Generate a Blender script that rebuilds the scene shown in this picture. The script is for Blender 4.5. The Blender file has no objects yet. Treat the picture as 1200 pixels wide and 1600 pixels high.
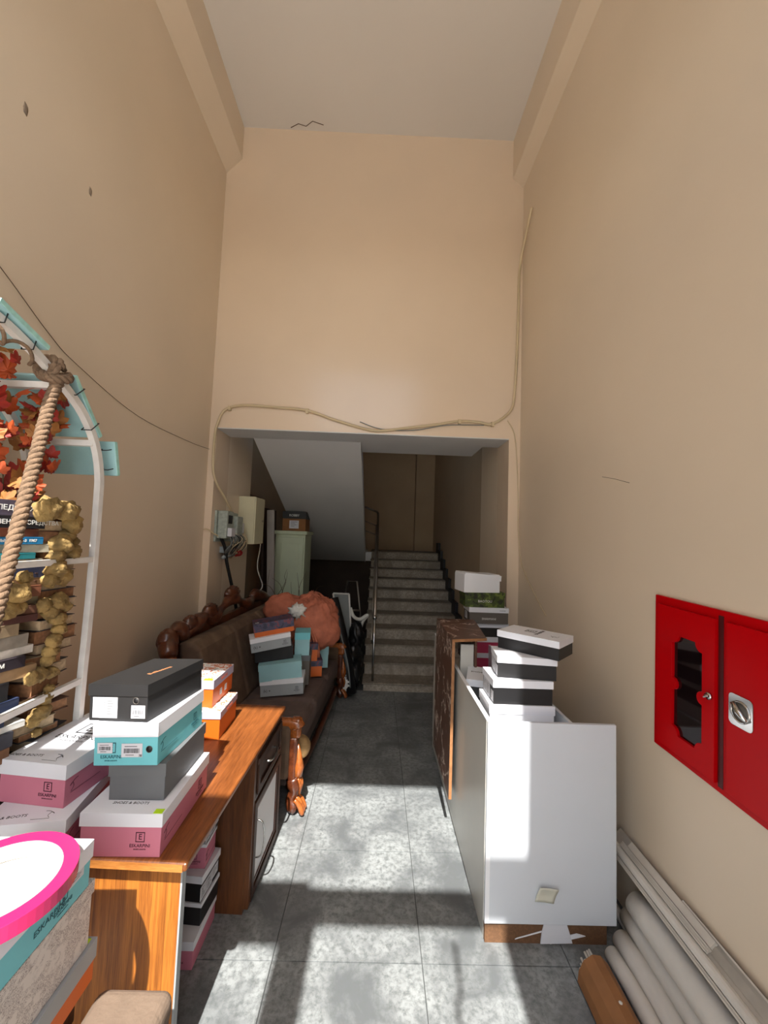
import bpy, bmesh, math, random
from mathutils import Vector, Matrix, Euler
from mathutils.geometry import tessellate_polygon
random.seed(7)
SC = bpy.context.scene
COL = SC.collection
R = math.radians

# ------------------------------------------------------------------ camera
p_, y_, r_, F_ = .065, .0145, .036, 620.0
cp, sp, cy_, sy_, cr, sr = math.cos(p_), math.sin(p_), math.cos(y_), math.sin(y_), math.cos(r_), math.sin(r_)
A_ = Matrix(((1, 0, 0), (0, 0, -1), (0, 1, 0)))
Ry = Matrix(((cy_, 0, -sy_), (0, 1, 0), (sy_, 0, cy_)))
Rp = Matrix(((1, 0, 0), (0, cp, sp), (0, -sp, cp)))
Rr = Matrix(((cr, -sr, 0), (sr, cr, 0), (0, 0, 1)))
W2C = Rr @ Rp @ Ry @ A_                       # world -> camera (x right, y down, z forward)
C2W = W2C.transposed() @ Matrix(((1, 0, 0), (0, -1, 0), (0, 0, -1)))
camd = bpy.data.cameras.new('camera'); cam = bpy.data.objects.new('camera', camd); COL.objects.link(cam)
cam.matrix_world = Matrix.Translation((0, 0, 1.8)) @ C2W.to_4x4()
camd.sensor_fit = 'VERTICAL'; camd.sensor_height = 36.0; camd.lens = 36.0 * F_ / 1600.0
camd.clip_start = .02
SC.camera = cam
# ------------------------------------------------------------------ light
w = bpy.data.worlds.new('world'); SC.world = w; w.use_nodes = True
nt = w.node_tree; nt.nodes.clear()
wo = nt.nodes.new('ShaderNodeOutputWorld'); bg = nt.nodes.new('ShaderNodeBackground'); sky = nt.nodes.new('ShaderNodeTexSky')
sky.sky_type = 'NISHITA'; sky.sun_disc = False; sky.sun_elevation = R(54); sky.sun_rotation = R(180); sky.air_density = 1.3; sky.dust_density = 2.5
nt.links.new(sky.outputs[0], bg.inputs[0]); nt.links.new(bg.outputs[0], wo.inputs[0]); bg.inputs[1].default_value = .135
sund = bpy.data.lights.new('sun', 'SUN'); sund.energy = 5.3; sund.angle = R(.6); sund.color = (1, .965, .91)
sun = bpy.data.objects.new('sun', sund); COL.objects.link(sun)
SUN_DIR = Vector((.03, 1.0, -1.42)).normalized()
sun.rotation_euler = SUN_DIR.to_track_quat('-Z', 'Y').to_euler(); sun.location = (0, -3, 7)
pd = bpy.data.lights.new('entrance_portal', 'AREA'); pd.shape = 'RECTANGLE'; pd.size = 2.2; pd.size_y = 4.7; pd.cycles.is_portal = True
po = bpy.data.objects.new('entrance_portal', pd); COL.objects.link(po); po.location = (-.35, -.5, 2.35); po.rotation_euler = (R(90), 0, 0)
vs = SC.view_settings
SC.display_settings.display_device = 'sRGB'
vs.view_transform = 'Standard'; vs.look = 'None'; vs.gamma = 1; vs.use_curve_mapping = False; vs.exposure = 1.32

# ------------------------------------------------------------------ materials
def srgb(r, g, b):
    f = lambda c: (c / 255 / 12.92) if c / 255 <= .04045 else ((c / 255 + .055) / 1.055) ** 2.4
    return (f(r), f(g), f(b), 1)
MC = {}
def mat(name, col, rough=.6, metal=0, var=.08, scale=6, bump=0, bscale=60, coat=0, spec=.5, detail=3):
    if name in MC: return MC[name]
    m = bpy.data.materials.new(name); m.use_nodes = True; n = m.node_tree; b = n.nodes['Principled BSDF']
    c = srgb(*col); b.inputs['Roughness'].default_value = rough; b.inputs['Metallic'].default_value = metal
    b.inputs['Specular IOR Level'].default_value = spec
    if coat: b.inputs['Coat Weight'].default_value = coat; b.inputs['Coat Roughness'].default_value = .12
    tc = n.nodes.new('ShaderNodeTexCoord')
    nz = n.nodes.new('ShaderNodeTexNoise'); nz.inputs['Scale'].default_value = scale; nz.inputs['Detail'].default_value = detail
    n.links.new(tc.outputs['Object'], nz.inputs['Vector'])
    rp = n.nodes.new('ShaderNodeValToRGB'); rp.color_ramp.elements[0].position = .3; rp.color_ramp.elements[1].position = .7
    rp.color_ramp.elements[0].color = tuple(max(0, x * (1 - var)) for x in c[:3]) + (1,)
    rp.color_ramp.elements[1].color = tuple(min(1, x * (1 + var)) for x in c[:3]) + (1,)
    n.links.new(nz.outputs[0], rp.inputs[0]); n.links.new(rp.outputs[0], b.inputs['Base Color'])
    if bump:
        n2 = n.nodes.new('ShaderNodeTexNoise'); n2.inputs['Scale'].default_value = bscale; n2.inputs['Detail'].default_value = 4
        n.links.new(tc.outputs['Object'], n2.inputs['Vector'])
        bp = n.nodes.new('ShaderNodeBump'); bp.inputs['Strength'].default_value = bump; bp.inputs['Distance'].default_value = .01
        n.links.new(n2.outputs[0], bp.inputs['Height']); n.links.new(bp.outputs[0], b.inputs['Normal'])
    MC[name] = m; return m
def wood(name, c1, c2, scale=(2, 14, 2), rough=.35, coat=.2, dist=4):
    """long grain: noise squeezed across the grain, a broad figure under fine pores"""
    m = bpy.data.materials.new(name); m.use_nodes = True; n = m.node_tree; b = n.nodes['Principled BSDF']
    b.inputs['Roughness'].default_value = rough; b.inputs['Coat Weight'].default_value = coat; b.inputs['Coat Roughness'].default_value = .2
    tc = n.nodes.new('ShaderNodeTexCoord'); mp = n.nodes.new('ShaderNodeMapping'); mp.inputs['Scale'].default_value = scale
    n.links.new(tc.outputs['Object'], mp.inputs[0])
    n1 = n.nodes.new('ShaderNodeTexNoise'); n1.inputs['Scale'].default_value = 1; n1.inputs['Detail'].default_value = 3; n1.inputs['Distortion'].default_value = dist * .2
    n2 = n.nodes.new('ShaderNodeTexNoise'); n2.inputs['Scale'].default_value = 7; n2.inputs['Detail'].default_value = 5; n2.inputs['Distortion'].default_value = .2
    for q in (n1, n2): n.links.new(mp.outputs[0], q.inputs['Vector'])
    mx = n.nodes.new('ShaderNodeMixRGB'); mx.inputs[0].default_value = .45; n.links.new(n1.outputs[0], mx.inputs[1]); n.links.new(n2.outputs[0], mx.inputs[2])
    rp = n.nodes.new('ShaderNodeValToRGB'); rp.color_ramp.elements[0].position = .36; rp.color_ramp.elements[1].position = .62
    rp.color_ramp.elements[0].color = srgb(*c1); rp.color_ramp.elements[1].color = srgb(*c2)
    n.links.new(mx.outputs[0], rp.inputs[0]); n.links.new(rp.outputs[0], b.inputs['Base Color'])
    bp = n.nodes.new('ShaderNodeBump'); bp.inputs['Strength'].default_value = .12; bp.inputs['Distance'].default_value = .002
    n.links.new(mx.outputs[0], bp.inputs['Height']); n.links.new(bp.outputs[0], b.inputs['Normal'])
    MC[name] = m; return m
def tilemat(name, c1, c2, c3, rough=.35, scale=2.2):
    m = bpy.data.materials.new(name); m.use_nodes = True; n = m.node_tree; b = n.nodes['Principled BSDF']
    b.inputs['Roughness'].default_value = rough
    g = n.nodes.new('ShaderNodeNewGeometry')
    n1 = n.nodes.new('ShaderNodeTexNoise'); n1.inputs['Scale'].default_value = scale; n1.inputs['Detail'].default_value = 9; n1.inputs['Roughness'].default_value = .62; n1.inputs['Distortion'].default_value = .6
    n2 = n.nodes.new('ShaderNodeTexNoise'); n2.inputs['Scale'].default_value = 38; n2.inputs['Detail'].default_value = 8; n2.inputs['Roughness'].default_value = .7
    for q in (n1, n2): n.links.new(g.outputs['Position'], q.inputs['Vector'])
    r1 = n.nodes.new('ShaderNodeValToRGB'); e = r1.color_ramp.elements; e[0].position = .36; e[0].color = srgb(*c1); e[1].position = .62; e[1].color = srgb(*c2)
    n.links.new(n1.outputs[0], r1.inputs[0])
    r2 = n.nodes.new('ShaderNodeValToRGB'); e = r2.color_ramp.elements; e[0].position = .36; e[0].color = (.1, .1, .1, 1); e[1].position = .56; e[1].color = (1, 1, 1, 1)
    n.links.new(n2.outputs[0], r2.inputs[0])
    mx = n.nodes.new('ShaderNodeMixRGB'); mx.inputs[1].default_value = srgb(*c3); n.links.new(r2.outputs[0], mx.inputs[0]); n.links.new(r1.outputs[0], mx.inputs[2])
    n.links.new(mx.outputs[0], b.inputs['Base Color'])
    MC[name] = m; return m
def voro(name, c1, c2, scale=10, rough=.5, width=.04, dist=.6, bump=0):
    """surface crossed by thin irregular veins (marble) """
    m = bpy.data.materials.new(name); m.use_nodes = True; n = m.node_tree; b = n.nodes['Principled BSDF']; b.inputs['Roughness'].default_value = rough
    tc = n.nodes.new('ShaderNodeTexCoord'); nz = n.nodes.new('ShaderNodeTexNoise'); nz.inputs['Scale'].default_value = scale * .5; nz.inputs['Detail'].default_value = 5
    n.links.new(tc.outputs['Object'], nz.inputs['Vector'])
    ad = n.nodes.new('ShaderNodeMixRGB'); ad.inputs[0].default_value = dist * .5; n.links.new(tc.outputs['Object'], ad.inputs[1]); n.links.new(nz.outputs[1], ad.inputs[2])
    v = n.nodes.new('ShaderNodeTexVoronoi'); v.feature = 'DISTANCE_TO_EDGE'; v.inputs['Scale'].default_value = scale
    n.links.new(ad.outputs[0], v.inputs['Vector'])
    rp = n.nodes.new('ShaderNodeValToRGB'); e = rp.color_ramp.elements; e[0].position = 0; e[0].color = srgb(*c2); e[1].position = width; e[1].color = srgb(*c1)
    n.links.new(v.outputs[0], rp.inputs[0])
    # break the veins up so that they come and go
    n3 = n.nodes.new('ShaderNodeTexNoise'); n3.inputs['Scale'].default_value = scale * .8; n.links.new(tc.outputs['Object'], n3.inputs['Vector'])
    r3 = n.nodes.new('ShaderNodeValToRGB'); r3.color_ramp.elements[0].position = .42; r3.color_ramp.elements[1].position = .52; n.links.new(n3.outputs[0], r3.inputs[0])
    mx = n.nodes.new('ShaderNodeMixRGB'); mx.inputs[1].default_value = srgb(*c1); n.links.new(r3.outputs[0], mx.inputs[0]); n.links.new(rp.outputs[0], mx.inputs[2])
    n.links.new(mx.outputs[0], b.inputs['Base Color']); MC[name] = m; return m
def patches(name, cols, scale=20, rough=.5, smooth=False):
    m = bpy.data.materials.new(name); m.use_nodes = True; n = m.node_tree; b = n.nodes['Principled BSDF']; b.inputs['Roughness'].default_value = rough
    tc = n.nodes.new('ShaderNodeTexCoord'); nz = n.nodes.new('ShaderNodeTexNoise'); nz.inputs['Scale'].default_value = scale; nz.inputs['Detail'].default_value = 5
    n.links.new(tc.outputs['Object'], nz.inputs['Vector']); rp = n.nodes.new('ShaderNodeValToRGB')
    if not smooth: rp.color_ramp.interpolation = 'CONSTANT'
    k = len(cols)
    while len(rp.color_ramp.elements) < k: rp.color_ramp.elements.new(.5)
    for i, c in enumerate(cols):
        rp.color_ramp.elements[i].position = .3 + .4 * i / max(1, k - 1) if i else 0; rp.color_ramp.elements[i].color = srgb(*c)
    n.links.new(nz.outputs[0], rp.inputs[0]); n.links.new(rp.outputs[0], b.inputs['Base Color']); MC[name] = m; return m

M_WALL = mat('beige_gloss_paint', (222, 204, 180), .42, var=.03, scale=1.2, bump=.12, bscale=5, spec=.45)
M_WALLB = mat('beige_gloss_paint_shinier', (226, 204, 178), .2, var=.03, scale=1.2, bump=.6, bscale=1.7, spec=.5)
M_CEIL = mat('ceiling_paint', (222, 214, 204), .9, var=.02, scale=1)
M_SOFF = mat('white_soffit_paint', (212, 212, 212), .45, var=.03, scale=2, bump=.1, bscale=8)
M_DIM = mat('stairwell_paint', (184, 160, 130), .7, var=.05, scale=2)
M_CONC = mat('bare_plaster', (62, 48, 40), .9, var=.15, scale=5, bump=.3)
M_TILE = tilemat('grey_stone_tile', (90, 93, 95), (140, 144, 144), (88, 92, 92), .36, 3.4)
M_STEP = tilemat('stair_stone', (144, 134, 120), (182, 170, 154), (130, 120, 108), .7, 5)
M_TREAD = tilemat('tread_stone', (128, 118, 104), (158, 146, 130), (114, 106, 94), .8, 5)
M_GROUT = mat('grout', (74, 76, 76), .9)
M_PAVE = mat('bounce_paving', (236, 232, 224), .9, var=.1)  # paving colour kept very pale so it throws more sun indoors
M_FRAME = mat('grey_door_metal', (90, 92, 95), .5)
M_OAK = wood('orange_oak', (150, 92, 40), (190, 126, 62), (6, 40, 40), .4, .2, 3)
M_OAKTOP = wood('orange_oak_top', (96, 52, 22), (138, 80, 38), (26, 2.2, 10), .36, .12, 3)
M_OAKV = wood('orange_oak_upright', (122, 68, 20), (180, 110, 40), (70, 70, 2.0), .5, .08, 2)
M_OAKDK = wood('brown_oak', (72, 40, 18), (104, 62, 30), (14, 14, 1.6), .45, .1, 6)
M_WALNUT = wood('carved_walnut', (56, 24, 12), (96, 48, 24), (12, 12, 12), .28, .4, 3)
M_WALNUTL = wood('carved_walnut_light', (126, 66, 26), (168, 94, 42), (12, 12, 8), .25, .4, 3)
M_BOARD = wood('dark_board', (40, 22, 12), (66, 38, 22), (16, 16, 2), .55, .05, 3)
M_CHIP = voro('chipboard', (108, 76, 50), (70, 46, 28), 90, .7, .12)
M_MARBLE = voro('brown_marble_laminate', (92, 62, 48), (214, 194, 178), 8, .45, .06, 1.0)
M_MARBEDGE = mat('board_edge', (150, 104, 66), .6, var=.15, scale=40)
M_WHITEP = mat('white_laminate', (204, 209, 215), .16, var=.01, coat=.2)
M_CREAMP = mat('grey_laminate', (196, 194, 186), .3, var=.02)
M_RED = mat('red_enamel', (186, 0, 8), .32, var=.03, scale=3, spec=.12)
M_REDD = mat('red_enamel_inside', (70, 4, 8), .5)
M_DKGLASS = mat('dark_glass', (20, 10, 12), .06)
M_CHROME = mat('chrome', (200, 200, 198), .18, metal=1, var=.02)
M_STEEL = mat('rail_steel', (150, 142, 132), .3, metal=.9, var=.05)
M_BLACK = mat('black_card', (22, 22, 24), .5, var=.1)
M_BLACKB = mat('black_box_card', (30, 30, 31), .55, var=.12, scale=14)
M_WHITE = mat('white_card', (226, 227, 230), .5, var=.015)
M_LID = mat('white_lid_card', (222, 224, 230), .38, var=.015)
M_PINK = mat('pink_card', (196, 118, 138), .5, var=.03)
M_HOTPINK = mat('raspberry_card', (176, 52, 84), .5)
M_TEAL = mat('turquoise_card', (110, 190, 198), .5, var=.03)
M_PALETEAL = mat('pale_teal_card', (142, 184, 188), .6)
M_GREY = mat('grey_card', (98, 100, 102), .6, var=.06)
M_DGREY = mat('warm_grey_card', (92, 86, 80), .6)
M_LGREY = mat('light_grey_card', (150, 156, 158), .6)
M_LILAC = mat('lilac_lid_card', (172, 170, 196), .45, var=.02)
M_ORANGE = mat('orange_card', (200, 94, 22), .45, var=.03)
M_INK = mat('black_ink', (28, 26, 30), .6)
M_PRED = mat('plum_ink', (70, 22, 42), .6)
M_TINK = mat('teal_ink', (20, 82, 92), .6)
M_GINK = mat('copper_ink', (190, 128, 84), .5)
M_WINK = mat('white_ink', (225, 225, 220), .6)
M_ORINK = mat('orange_ink', (214, 92, 40), .6)
M_LABEL = mat('paper_label', (204, 205, 210), .6, var=.01)
M_LIME = mat('lime_tag', (184, 226, 26), .5)
M_YEL = mat('yellow_tag', (240, 214, 40), .5)
M_CAMO = patches('camouflage_print', [(30, 34, 16), (58, 72, 24), (96, 110, 44), (44, 52, 22)], 24)
M_NEWS = patches('comic_print', [(225, 225, 225), (240, 240, 240), (200, 120, 90), (225, 225, 228), (150, 150, 170)], 30)
M_NAVYP = patches('navy_print', [(48, 48, 70), (70, 66, 90), (120, 60, 70), (52, 50, 72)], 26)
M_SCRIPT = voro('script_pattern', (206, 198, 190), (112, 98, 96), 55, .5, .13, .7)
M_TAPE = mat('pink_tape', (188, 34, 92), .35, var=.02, coat=.2)
M_CORE = mat('card_core', (222, 206, 176), .7)
M_VELV = patches('brown_velvet', [(62, 46, 34), (94, 74, 58), (112, 90, 70)], 9, .9, True)
M_VELVS = mat('grey_brown_velvet', (88, 72, 66), .9, var=.18, scale=7, bump=.25, bscale=40)
M_VELVH = mat('gold_brown_velvet', (142, 112, 72), .9, var=.25, scale=30)
M_STOOL = mat('taupe_suede', (104, 88, 74), .95, var=.12, scale=9, bump=.3, bscale=50)
M_METW = mat('white_painted_metal', (226, 222, 216), .4, var=.06, scale=20, bump=.15, bscale=50)
M_GLBLUE = mat('pale_blue_board', (150, 188, 190), .4, var=.1, scale=8, bump=.2, bscale=60)
M_GLEDGE = mat('pale_blue_board_edge', (160, 210, 200), .4, var=.15, scale=40)
M_ROPE = mat('jute_rope', (118, 95, 74), .95, var=.25, scale=60, bump=.4, bscale=200)
M_FOAM = mat('gold_painted_foam', (140, 114, 66), .85, var=.45, scale=22, bump=1, bscale=45)
M_PAGE = mat('aged_pages', (188, 164, 132), .9, var=.2, scale=60)
M_PAGEB = mat('brown_pages', (140, 98, 66), .9, var=.3, scale=60)
M_ROLL = mat('dusty_white_foam', (206, 200, 190), .8, var=.07, scale=6, bump=.1)
M_ROLLE = mat('dusty_end', (190, 182, 168), .9, var=.1)
M_MOLD = mat('dusty_white_plastic', (196, 188, 176), .6, var=.09, scale=5)
M_KRAFT = mat('kraft_card', (138, 92, 52), .8, var=.16, scale=8)
M_CABW = mat('cable_ivory', (206, 186, 150), .5)
M_CABK = mat('cable_black', (20, 20, 20), .5)
M_CABR = mat('cable_red', (170, 24, 30), .5)
M_CABG = mat('cable_grey', (120, 124, 122), .5)
M_METER = mat('meter_grey', (160, 168, 158), .5, var=.2, scale=40)
M_BEIGEBOX = mat('cream_enamel', (208, 200, 166), .45, var=.04)
M_WARD = mat('pale_green_paint', (196, 206, 176), .5, var=.04)
M_SALMON = mat('salmon_cloth', (180, 104, 78), .8, var=.22, scale=12, bump=.6, bscale=16)
M_PLASTICK = mat('black_plastic', (16, 16, 18), .35, var=.2, bump=.5, bscale=14)
M_CLOTHW = mat('white_cloth', (214, 212, 205), .9, bump=.4)
M_TWIG = mat('dry_twig', (92, 74, 50), .9)
M_POLE = mat('grey_pipe', (150, 142, 134), .6, var=.08)
M_ZIP = mat('black_zip_tie', (16, 16, 20), .5)
M_CRACK = mat('crack', (96, 76, 58), .9)
M_PATCH = mat('grey_patch', (142, 124, 106), .9, var=.3, scale=30)

# ------------------------------------------------------------------ mesh helpers
class MB:
    def __init__(s): s.v = []; s.f = []; s.sm = []
    def add(s, vs, fs, M=None, smooth=False):
        o = len(s.v)
        for q in vs:
            q = Vector(q)
            if M is not None: q = M @ q
            s.v.append(q)
        for f in fs: s.f.append([i + o for i in f]); s.sm.append(smooth)
        return s
    def box(s, x0, x1, y0, y1, z0, z1, M=None):
        vs = [(x, y, z) for z in (z0, z1) for y in (y0, y1) for x in (x0, x1)]
        return s.add(vs, [(0, 2, 3, 1), (4, 5, 7, 6), (0, 1, 5, 4), (2, 6, 7, 3), (0, 4, 6, 2), (1, 3, 7, 5)], M)
    def prism(s, pts, axis, a, b, M=None, smooth=False):
        """extrude a closed polygon. axis 'x': pts are (y,z); 'y': (x,z); 'z': (x,y)"""
        def P(q, t): return {'x': (t, q[0], q[1]), 'y': (q[0], t, q[1]), 'z': (q[0], q[1], t)}[axis]
        n = len(pts); vs = [P(q, a) for q in pts] + [P(q, b) for q in pts]
        tri = tessellate_polygon([[Vector((q[0], q[1], 0)) for q in pts]])
        fs = [tuple(t) for t in tri] + [tuple(i + n for i in reversed(t)) for t in tri]
        fs += [(i, (i + 1) % n, (i + 1) % n + n, i + n) for i in range(n)]
        return s.add(vs, fs, M, smooth)
    def tube(s, pts, rad, n=8, caps=True, M=None, closed=False):
        pts = [Vector(q) for q in pts]; m = len(pts); rr = rad if isinstance(rad, (list, tuple)) else [rad] * m
        vs = []; prev = None
        for i, q in enumerate(pts):
            if closed: d = pts[(i + 1) % m] - pts[i - 1]
            else: d = pts[min(i + 1, m - 1)] - pts[max(i - 1, 0)]
            d.normalize()
            if prev is None:
                u = d.orthogonal().normalized()
            else:
                u = prev - d * prev.dot(d)
                u = u.normalized() if u.length > 1e-6 else d.orthogonal().normalized()
            prev = u; v = d.cross(u)
            for k in range(n):
                a = 2 * math.pi * k / n; vs.append(q + (u * math.cos(a) + v * math.sin(a)) * rr[i])
        fs = []
        for i in range(m if closed else m - 1):
            j = (i + 1) % m
            for k in range(n): fs.append((i * n + k, i * n + (k + 1) % n, j * n + (k + 1) % n, j * n + k))
        if caps and not closed: fs += [tuple(reversed(range(n))), tuple(range((m - 1) * n, m * n))]
        return s.add(vs, fs, M, True)
    def cyl(s, a, b, r, n=16, r2=None, M=None):
        return s.tube([a, b], [r, r if r2 is None else r2], n, True, M)
    def sphere(s, c, r, n=12, m=8, M=None, fn=None):
        c = Vector(c); r = r if isinstance(r, (tuple, list)) else (r, r, r); vs = []; fs = []
        for j in range(m + 1):
            t = math.pi * j / m
            for i in range(n):
                a = 2 * math.pi * i / n; d = Vector((math.sin(t) * math.cos(a), math.sin(t) * math.sin(a), math.cos(t)))
                k = fn(d) if fn else 1
                vs.append(c + Vector((d.x * r[0], d.y * r[1], d.z * r[2])) * k)
        for j in range(m):
            for i in range(n): fs.append((j * n + i, (j + 1) * n + i, (j + 1) * n + (i + 1) % n, j * n + (i + 1) % n))
        return s.add(vs, fs, M, True)
    def mesh(s, name):
        me = bpy.data.meshes.new(name); me.from_pydata([tuple(q) for q in s.v], [], s.f)
        me.polygons.foreach_set('use_smooth', s.sm)
        bm = bmesh.new(); bm.from_mesh(me); bmesh.ops.remove_doubles(bm, verts=bm.verts, dist=1e-6); bmesh.ops.recalc_face_normals(bm, faces=bm.faces); bm.to_mesh(me); bm.free()
        return me
def obj(name, mb, m, parent=None, bevel=0, seg=2, label=None, subsurf=0):
    me = mb.mesh(name) if isinstance(mb, MB) else mb
    if not me.materials: me.materials.append(m)
    o = bpy.data.objects.new(name, me); COL.objects.link(o)
    if parent is not None: o.parent = parent
    if bevel:
        b = o.modifiers.new('bevel', 'BEVEL'); b.width = bevel; b.segments = seg; b.limit_method = 'ANGLE'; b.angle_limit = R(40)
    if subsurf:
        b = o.modifiers.new('sub', 'SUBSURF'); b.levels = subsurf; b.render_levels = subsurf
    if label: o['label'] = label
    return o
def struct(name, mb, m, parent=None, label=None, **k):
    o = obj(name, mb, m, parent, label=label, **k)
    if parent is None:
        o['kind'] = 'structure'
    return o
def thing(name, label, cat, loc=(0, 0, 0), rz=0, rx=0, ry=0, group=None):
    o = bpy.data.objects.new(name, None); COL.objects.link(o); o.empty_display_size = .05
    o.location = loc; o.rotation_euler = (R(rx), R(ry), R(rz)); o['label'] = label; o['category'] = cat
    if group: o['group'] = group
    return o
def tag(o, label, cat, group=None):
    o['label'] = label; o['category'] = cat
    if group: o['group'] = group
    return o
def smooth_path(pts, n=6):
    pts = [Vector(q) for q in pts]; out = []
    P = [pts[0]] + pts + [pts[-1]]
    for i in range(1, len(P) - 2):
        a, b, c, d = P[i - 1:i + 3]
        for k in range(n):
            t = k / n
            out.append(.5 * ((2 * b) + (c - a) * t + (2 * a - 5 * b + 4 * c - d) * t * t + (3 * b - a - 3 * c + d) * t ** 3))
    out.append(pts[-1]); return out
TC = {}
def text_mesh(s, size, bold=0):
    k = (s, size, bold)
    if k in TC: return TC[k]
    cu = bpy.data.curves.new('t', 'FONT'); cu.body = s; cu.size = size; cu.align_x = 'CENTER'; cu.align_y = 'CENTER'; cu.extrude = .0003; cu.resolution_u = 2; cu.offset = bold
    o = bpy.data.objects.new('t', cu); me = bpy.data.meshes.new_from_object(o); bpy.data.objects.remove(o); bpy.data.curves.remove(cu)
    TC[k] = me; return me
def text(s, size, m, parent, M, name='lettering', bold=0):
    me = text_mesh(s, size, bold).copy(); me.materials.clear(); me.materials.append(m); me.name = name
    o = bpy.data.objects.new(name, me); COL.objects.link(o); o.parent = parent; o.matrix_local = M; return o

# ------------------------------------------------------------------ setting
XL, XR, YB, YF, ZC = -1.575, 1.295, 3.62, -.35, 5.72
fl = struct('floor', MB().box(-1.9, 1.5, YF - .2, 9.2, -.06, -.006), M_GROUT)
tw, td, g = .636, .601, .0022
tile_me = None
for i in range(-3, 2):
    for j in range(-1, 8):
        x0 = -.379 + .636 * (i + 1) - .636; x0 = -.379 + .636 * i; y0 = 1.804 - .601 * 3 + .601 * j
        if y0 + td < YF: continue
        x1 = min(x0 + tw, 1.3)
        if x0 > 1.2: continue
        o = obj('floor_tile', MB().box(max(x0, -1.76) + g, x1 - g, y0 + g, y0 + td - g, -.006, 0 + random.uniform(-.0006, 0)), M_TILE, fl)
for (x0, x1) in ((.893, 1.297),):
    for j in range(-1, 8):
        y0 = .001 + .601 * j
        obj('floor_tile', MB().box(x0 + g, x1 - g, y0 + g, y0 + td - g, -.006, 0), M_TILE, fl)
struct('ceiling', MB().box(-1.9, 1.6, YF - .3, YB + .2, ZC, ZC + .1), M_CEIL)
struct('wall_left', MB().box(-1.85, XL, YF - .3, YB + .1, -.05, ZC), M_WALL)
struct('wall_right', MB().box(XR, 1.6, YF - .3, YB + .1, -.05, ZC), M_WALL)
bk = MB(); bk.box(XL - .1, XR + .1, YB, 3.95, 2.76, ZC); bk.box(XL - .1, -1.51, YB, 3.95, -.05, 2.76); bk.box(1.19, XR + .1, YB, 3.95, -.05, 2.76)
struct('wall_back', bk, M_WALLB)
# dropped beams along the ceiling, with a slanted underside
struct('trim_1', MB().prism([(XL, ZC), (-1.435, ZC), (-1.435, 5.39), (XL, 5.24)], 'y', YF, YB), M_WALL)
struct('trim_2', MB().prism([(XR, ZC), (1.19, ZC), (1.19, 5.32), (XR, 5.24)], 'y', YF, YB), M_WALL)
# jambs and stairwell
struct('wall_jamb_left', MB().box(-1.86, -1.51, 3.95, 4.66, -.05, 3.2), M_WALL)
struct('wall_jamb_right', MB().box(1.19, 1.5, 3.95, 4.58, -.05, 3.2), M_WALL)
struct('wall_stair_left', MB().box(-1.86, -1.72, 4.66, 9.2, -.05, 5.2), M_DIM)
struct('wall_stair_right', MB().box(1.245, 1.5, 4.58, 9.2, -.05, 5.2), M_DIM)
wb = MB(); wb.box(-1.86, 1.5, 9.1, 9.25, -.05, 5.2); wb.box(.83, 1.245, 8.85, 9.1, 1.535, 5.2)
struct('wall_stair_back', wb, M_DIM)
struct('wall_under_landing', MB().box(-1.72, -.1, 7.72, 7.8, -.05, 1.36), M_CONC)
struct('trim_3', MB().box(XL, XR, 3.6215, 3.952, 2.752, 2.762), M_SOFF, label='white painted underside of the lintel')
struct('trim_4', MB().box(-.21, 1.055, 3.952, 4.52, 2.775, 2.95), M_SOFF, label='white underside of the upper floor slab')
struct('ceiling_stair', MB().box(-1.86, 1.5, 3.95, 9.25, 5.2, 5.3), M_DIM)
# front wall with its tall glazed entrance (behind the camera)
fw = MB()
fw.box(-1.85, 1.6, YF - .16, YF, 4.98, ZC); fw.box(-1.85, -1.42, YF - .16, YF, -.05, 4.98); fw.box(.665, 1.6, YF - .16, YF, -.05, 4.98)
struct('wall_front', fw, M_WALL)
fr = MB(); fr.box(-1.42, -.36, YF - .12, YF - .04, 3.313, 3.67); fr.box(-.36, .665, YF - .12, YF - .04, 3.442, 3.62); fr.box(-.44, -.29, YF - .12, YF - .04, -.0, 3.442)
fr.box(.57, .665, YF - .12, YF - .04, 0, 3.442)
struct('door_1', fr, M_FRAME)
struct('ground_outside', MB().box(-14, 14, -16, YF - .16, -.2, -.1), M_PAVE)  # unseen ground plane, added to bounce sunlight in through the entrance

# ------------------------------------------------------------------ staircase
st = thing('staircase', 'stone clad staircase rising behind the opening to a half landing', 'stairs', (0, 4.78, 0))
for k in range(11):
    yy, z1 = .3 * k, .095 + .144 * k; z0 = 0 if k == 0 else z1 - .144
    obj('riser', MB().box(-.1, 1.22, yy + .012, yy + .03, z0, z1 - .018), M_STEP, st)
    ln = 1.4 if k == 10 else .33
    obj('tread', MB().box(-.115, 1.225, yy, yy + ln, z1 - .02, z1), M_TREAD, st, bevel=.003)
    obj('skirting', MB().box(1.2, 1.243, yy + .0, yy + .3, z1, z1 + .2), M_BLACK, st)
slab = [(.22, 0), (3.02, 1.345), (3.04, 1.513), (4.3, 1.513), (4.3, 1.365), (3.15, 1.365), (3.1, 1.22), (.6, 0)]
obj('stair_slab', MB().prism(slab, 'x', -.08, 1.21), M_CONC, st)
uf = thing('upper_stair_flight', 'white painted underside of the upper stair flight sloping down', 'stairs', (0, 4.0, 0))
obj('flight_slab', MB().prism([(.0, 2.775), (3.5, 1.35), (5.0, 1.35), (5.0, 1.535), (3.7, 1.535), (.1, 3.03)], 'x', -1.3, -.21), M_SOFF, uf)
obj('landing_edge', MB().box(-.25, -.1, 3.62, 3.8, 1.35, 1.52), M_WHITE, uf)
obj('side_edge', MB().prism([(.0, 2.76), (3.5, 1.335), (3.5, 1.36), (.0, 2.79)], 'x', -.222, -.205), M_SOFF, uf)
rl = thing('stair_railing', 'steel stair railing with a ball topped newel post', 'railing', (.005, 4.85, .095))
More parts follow.
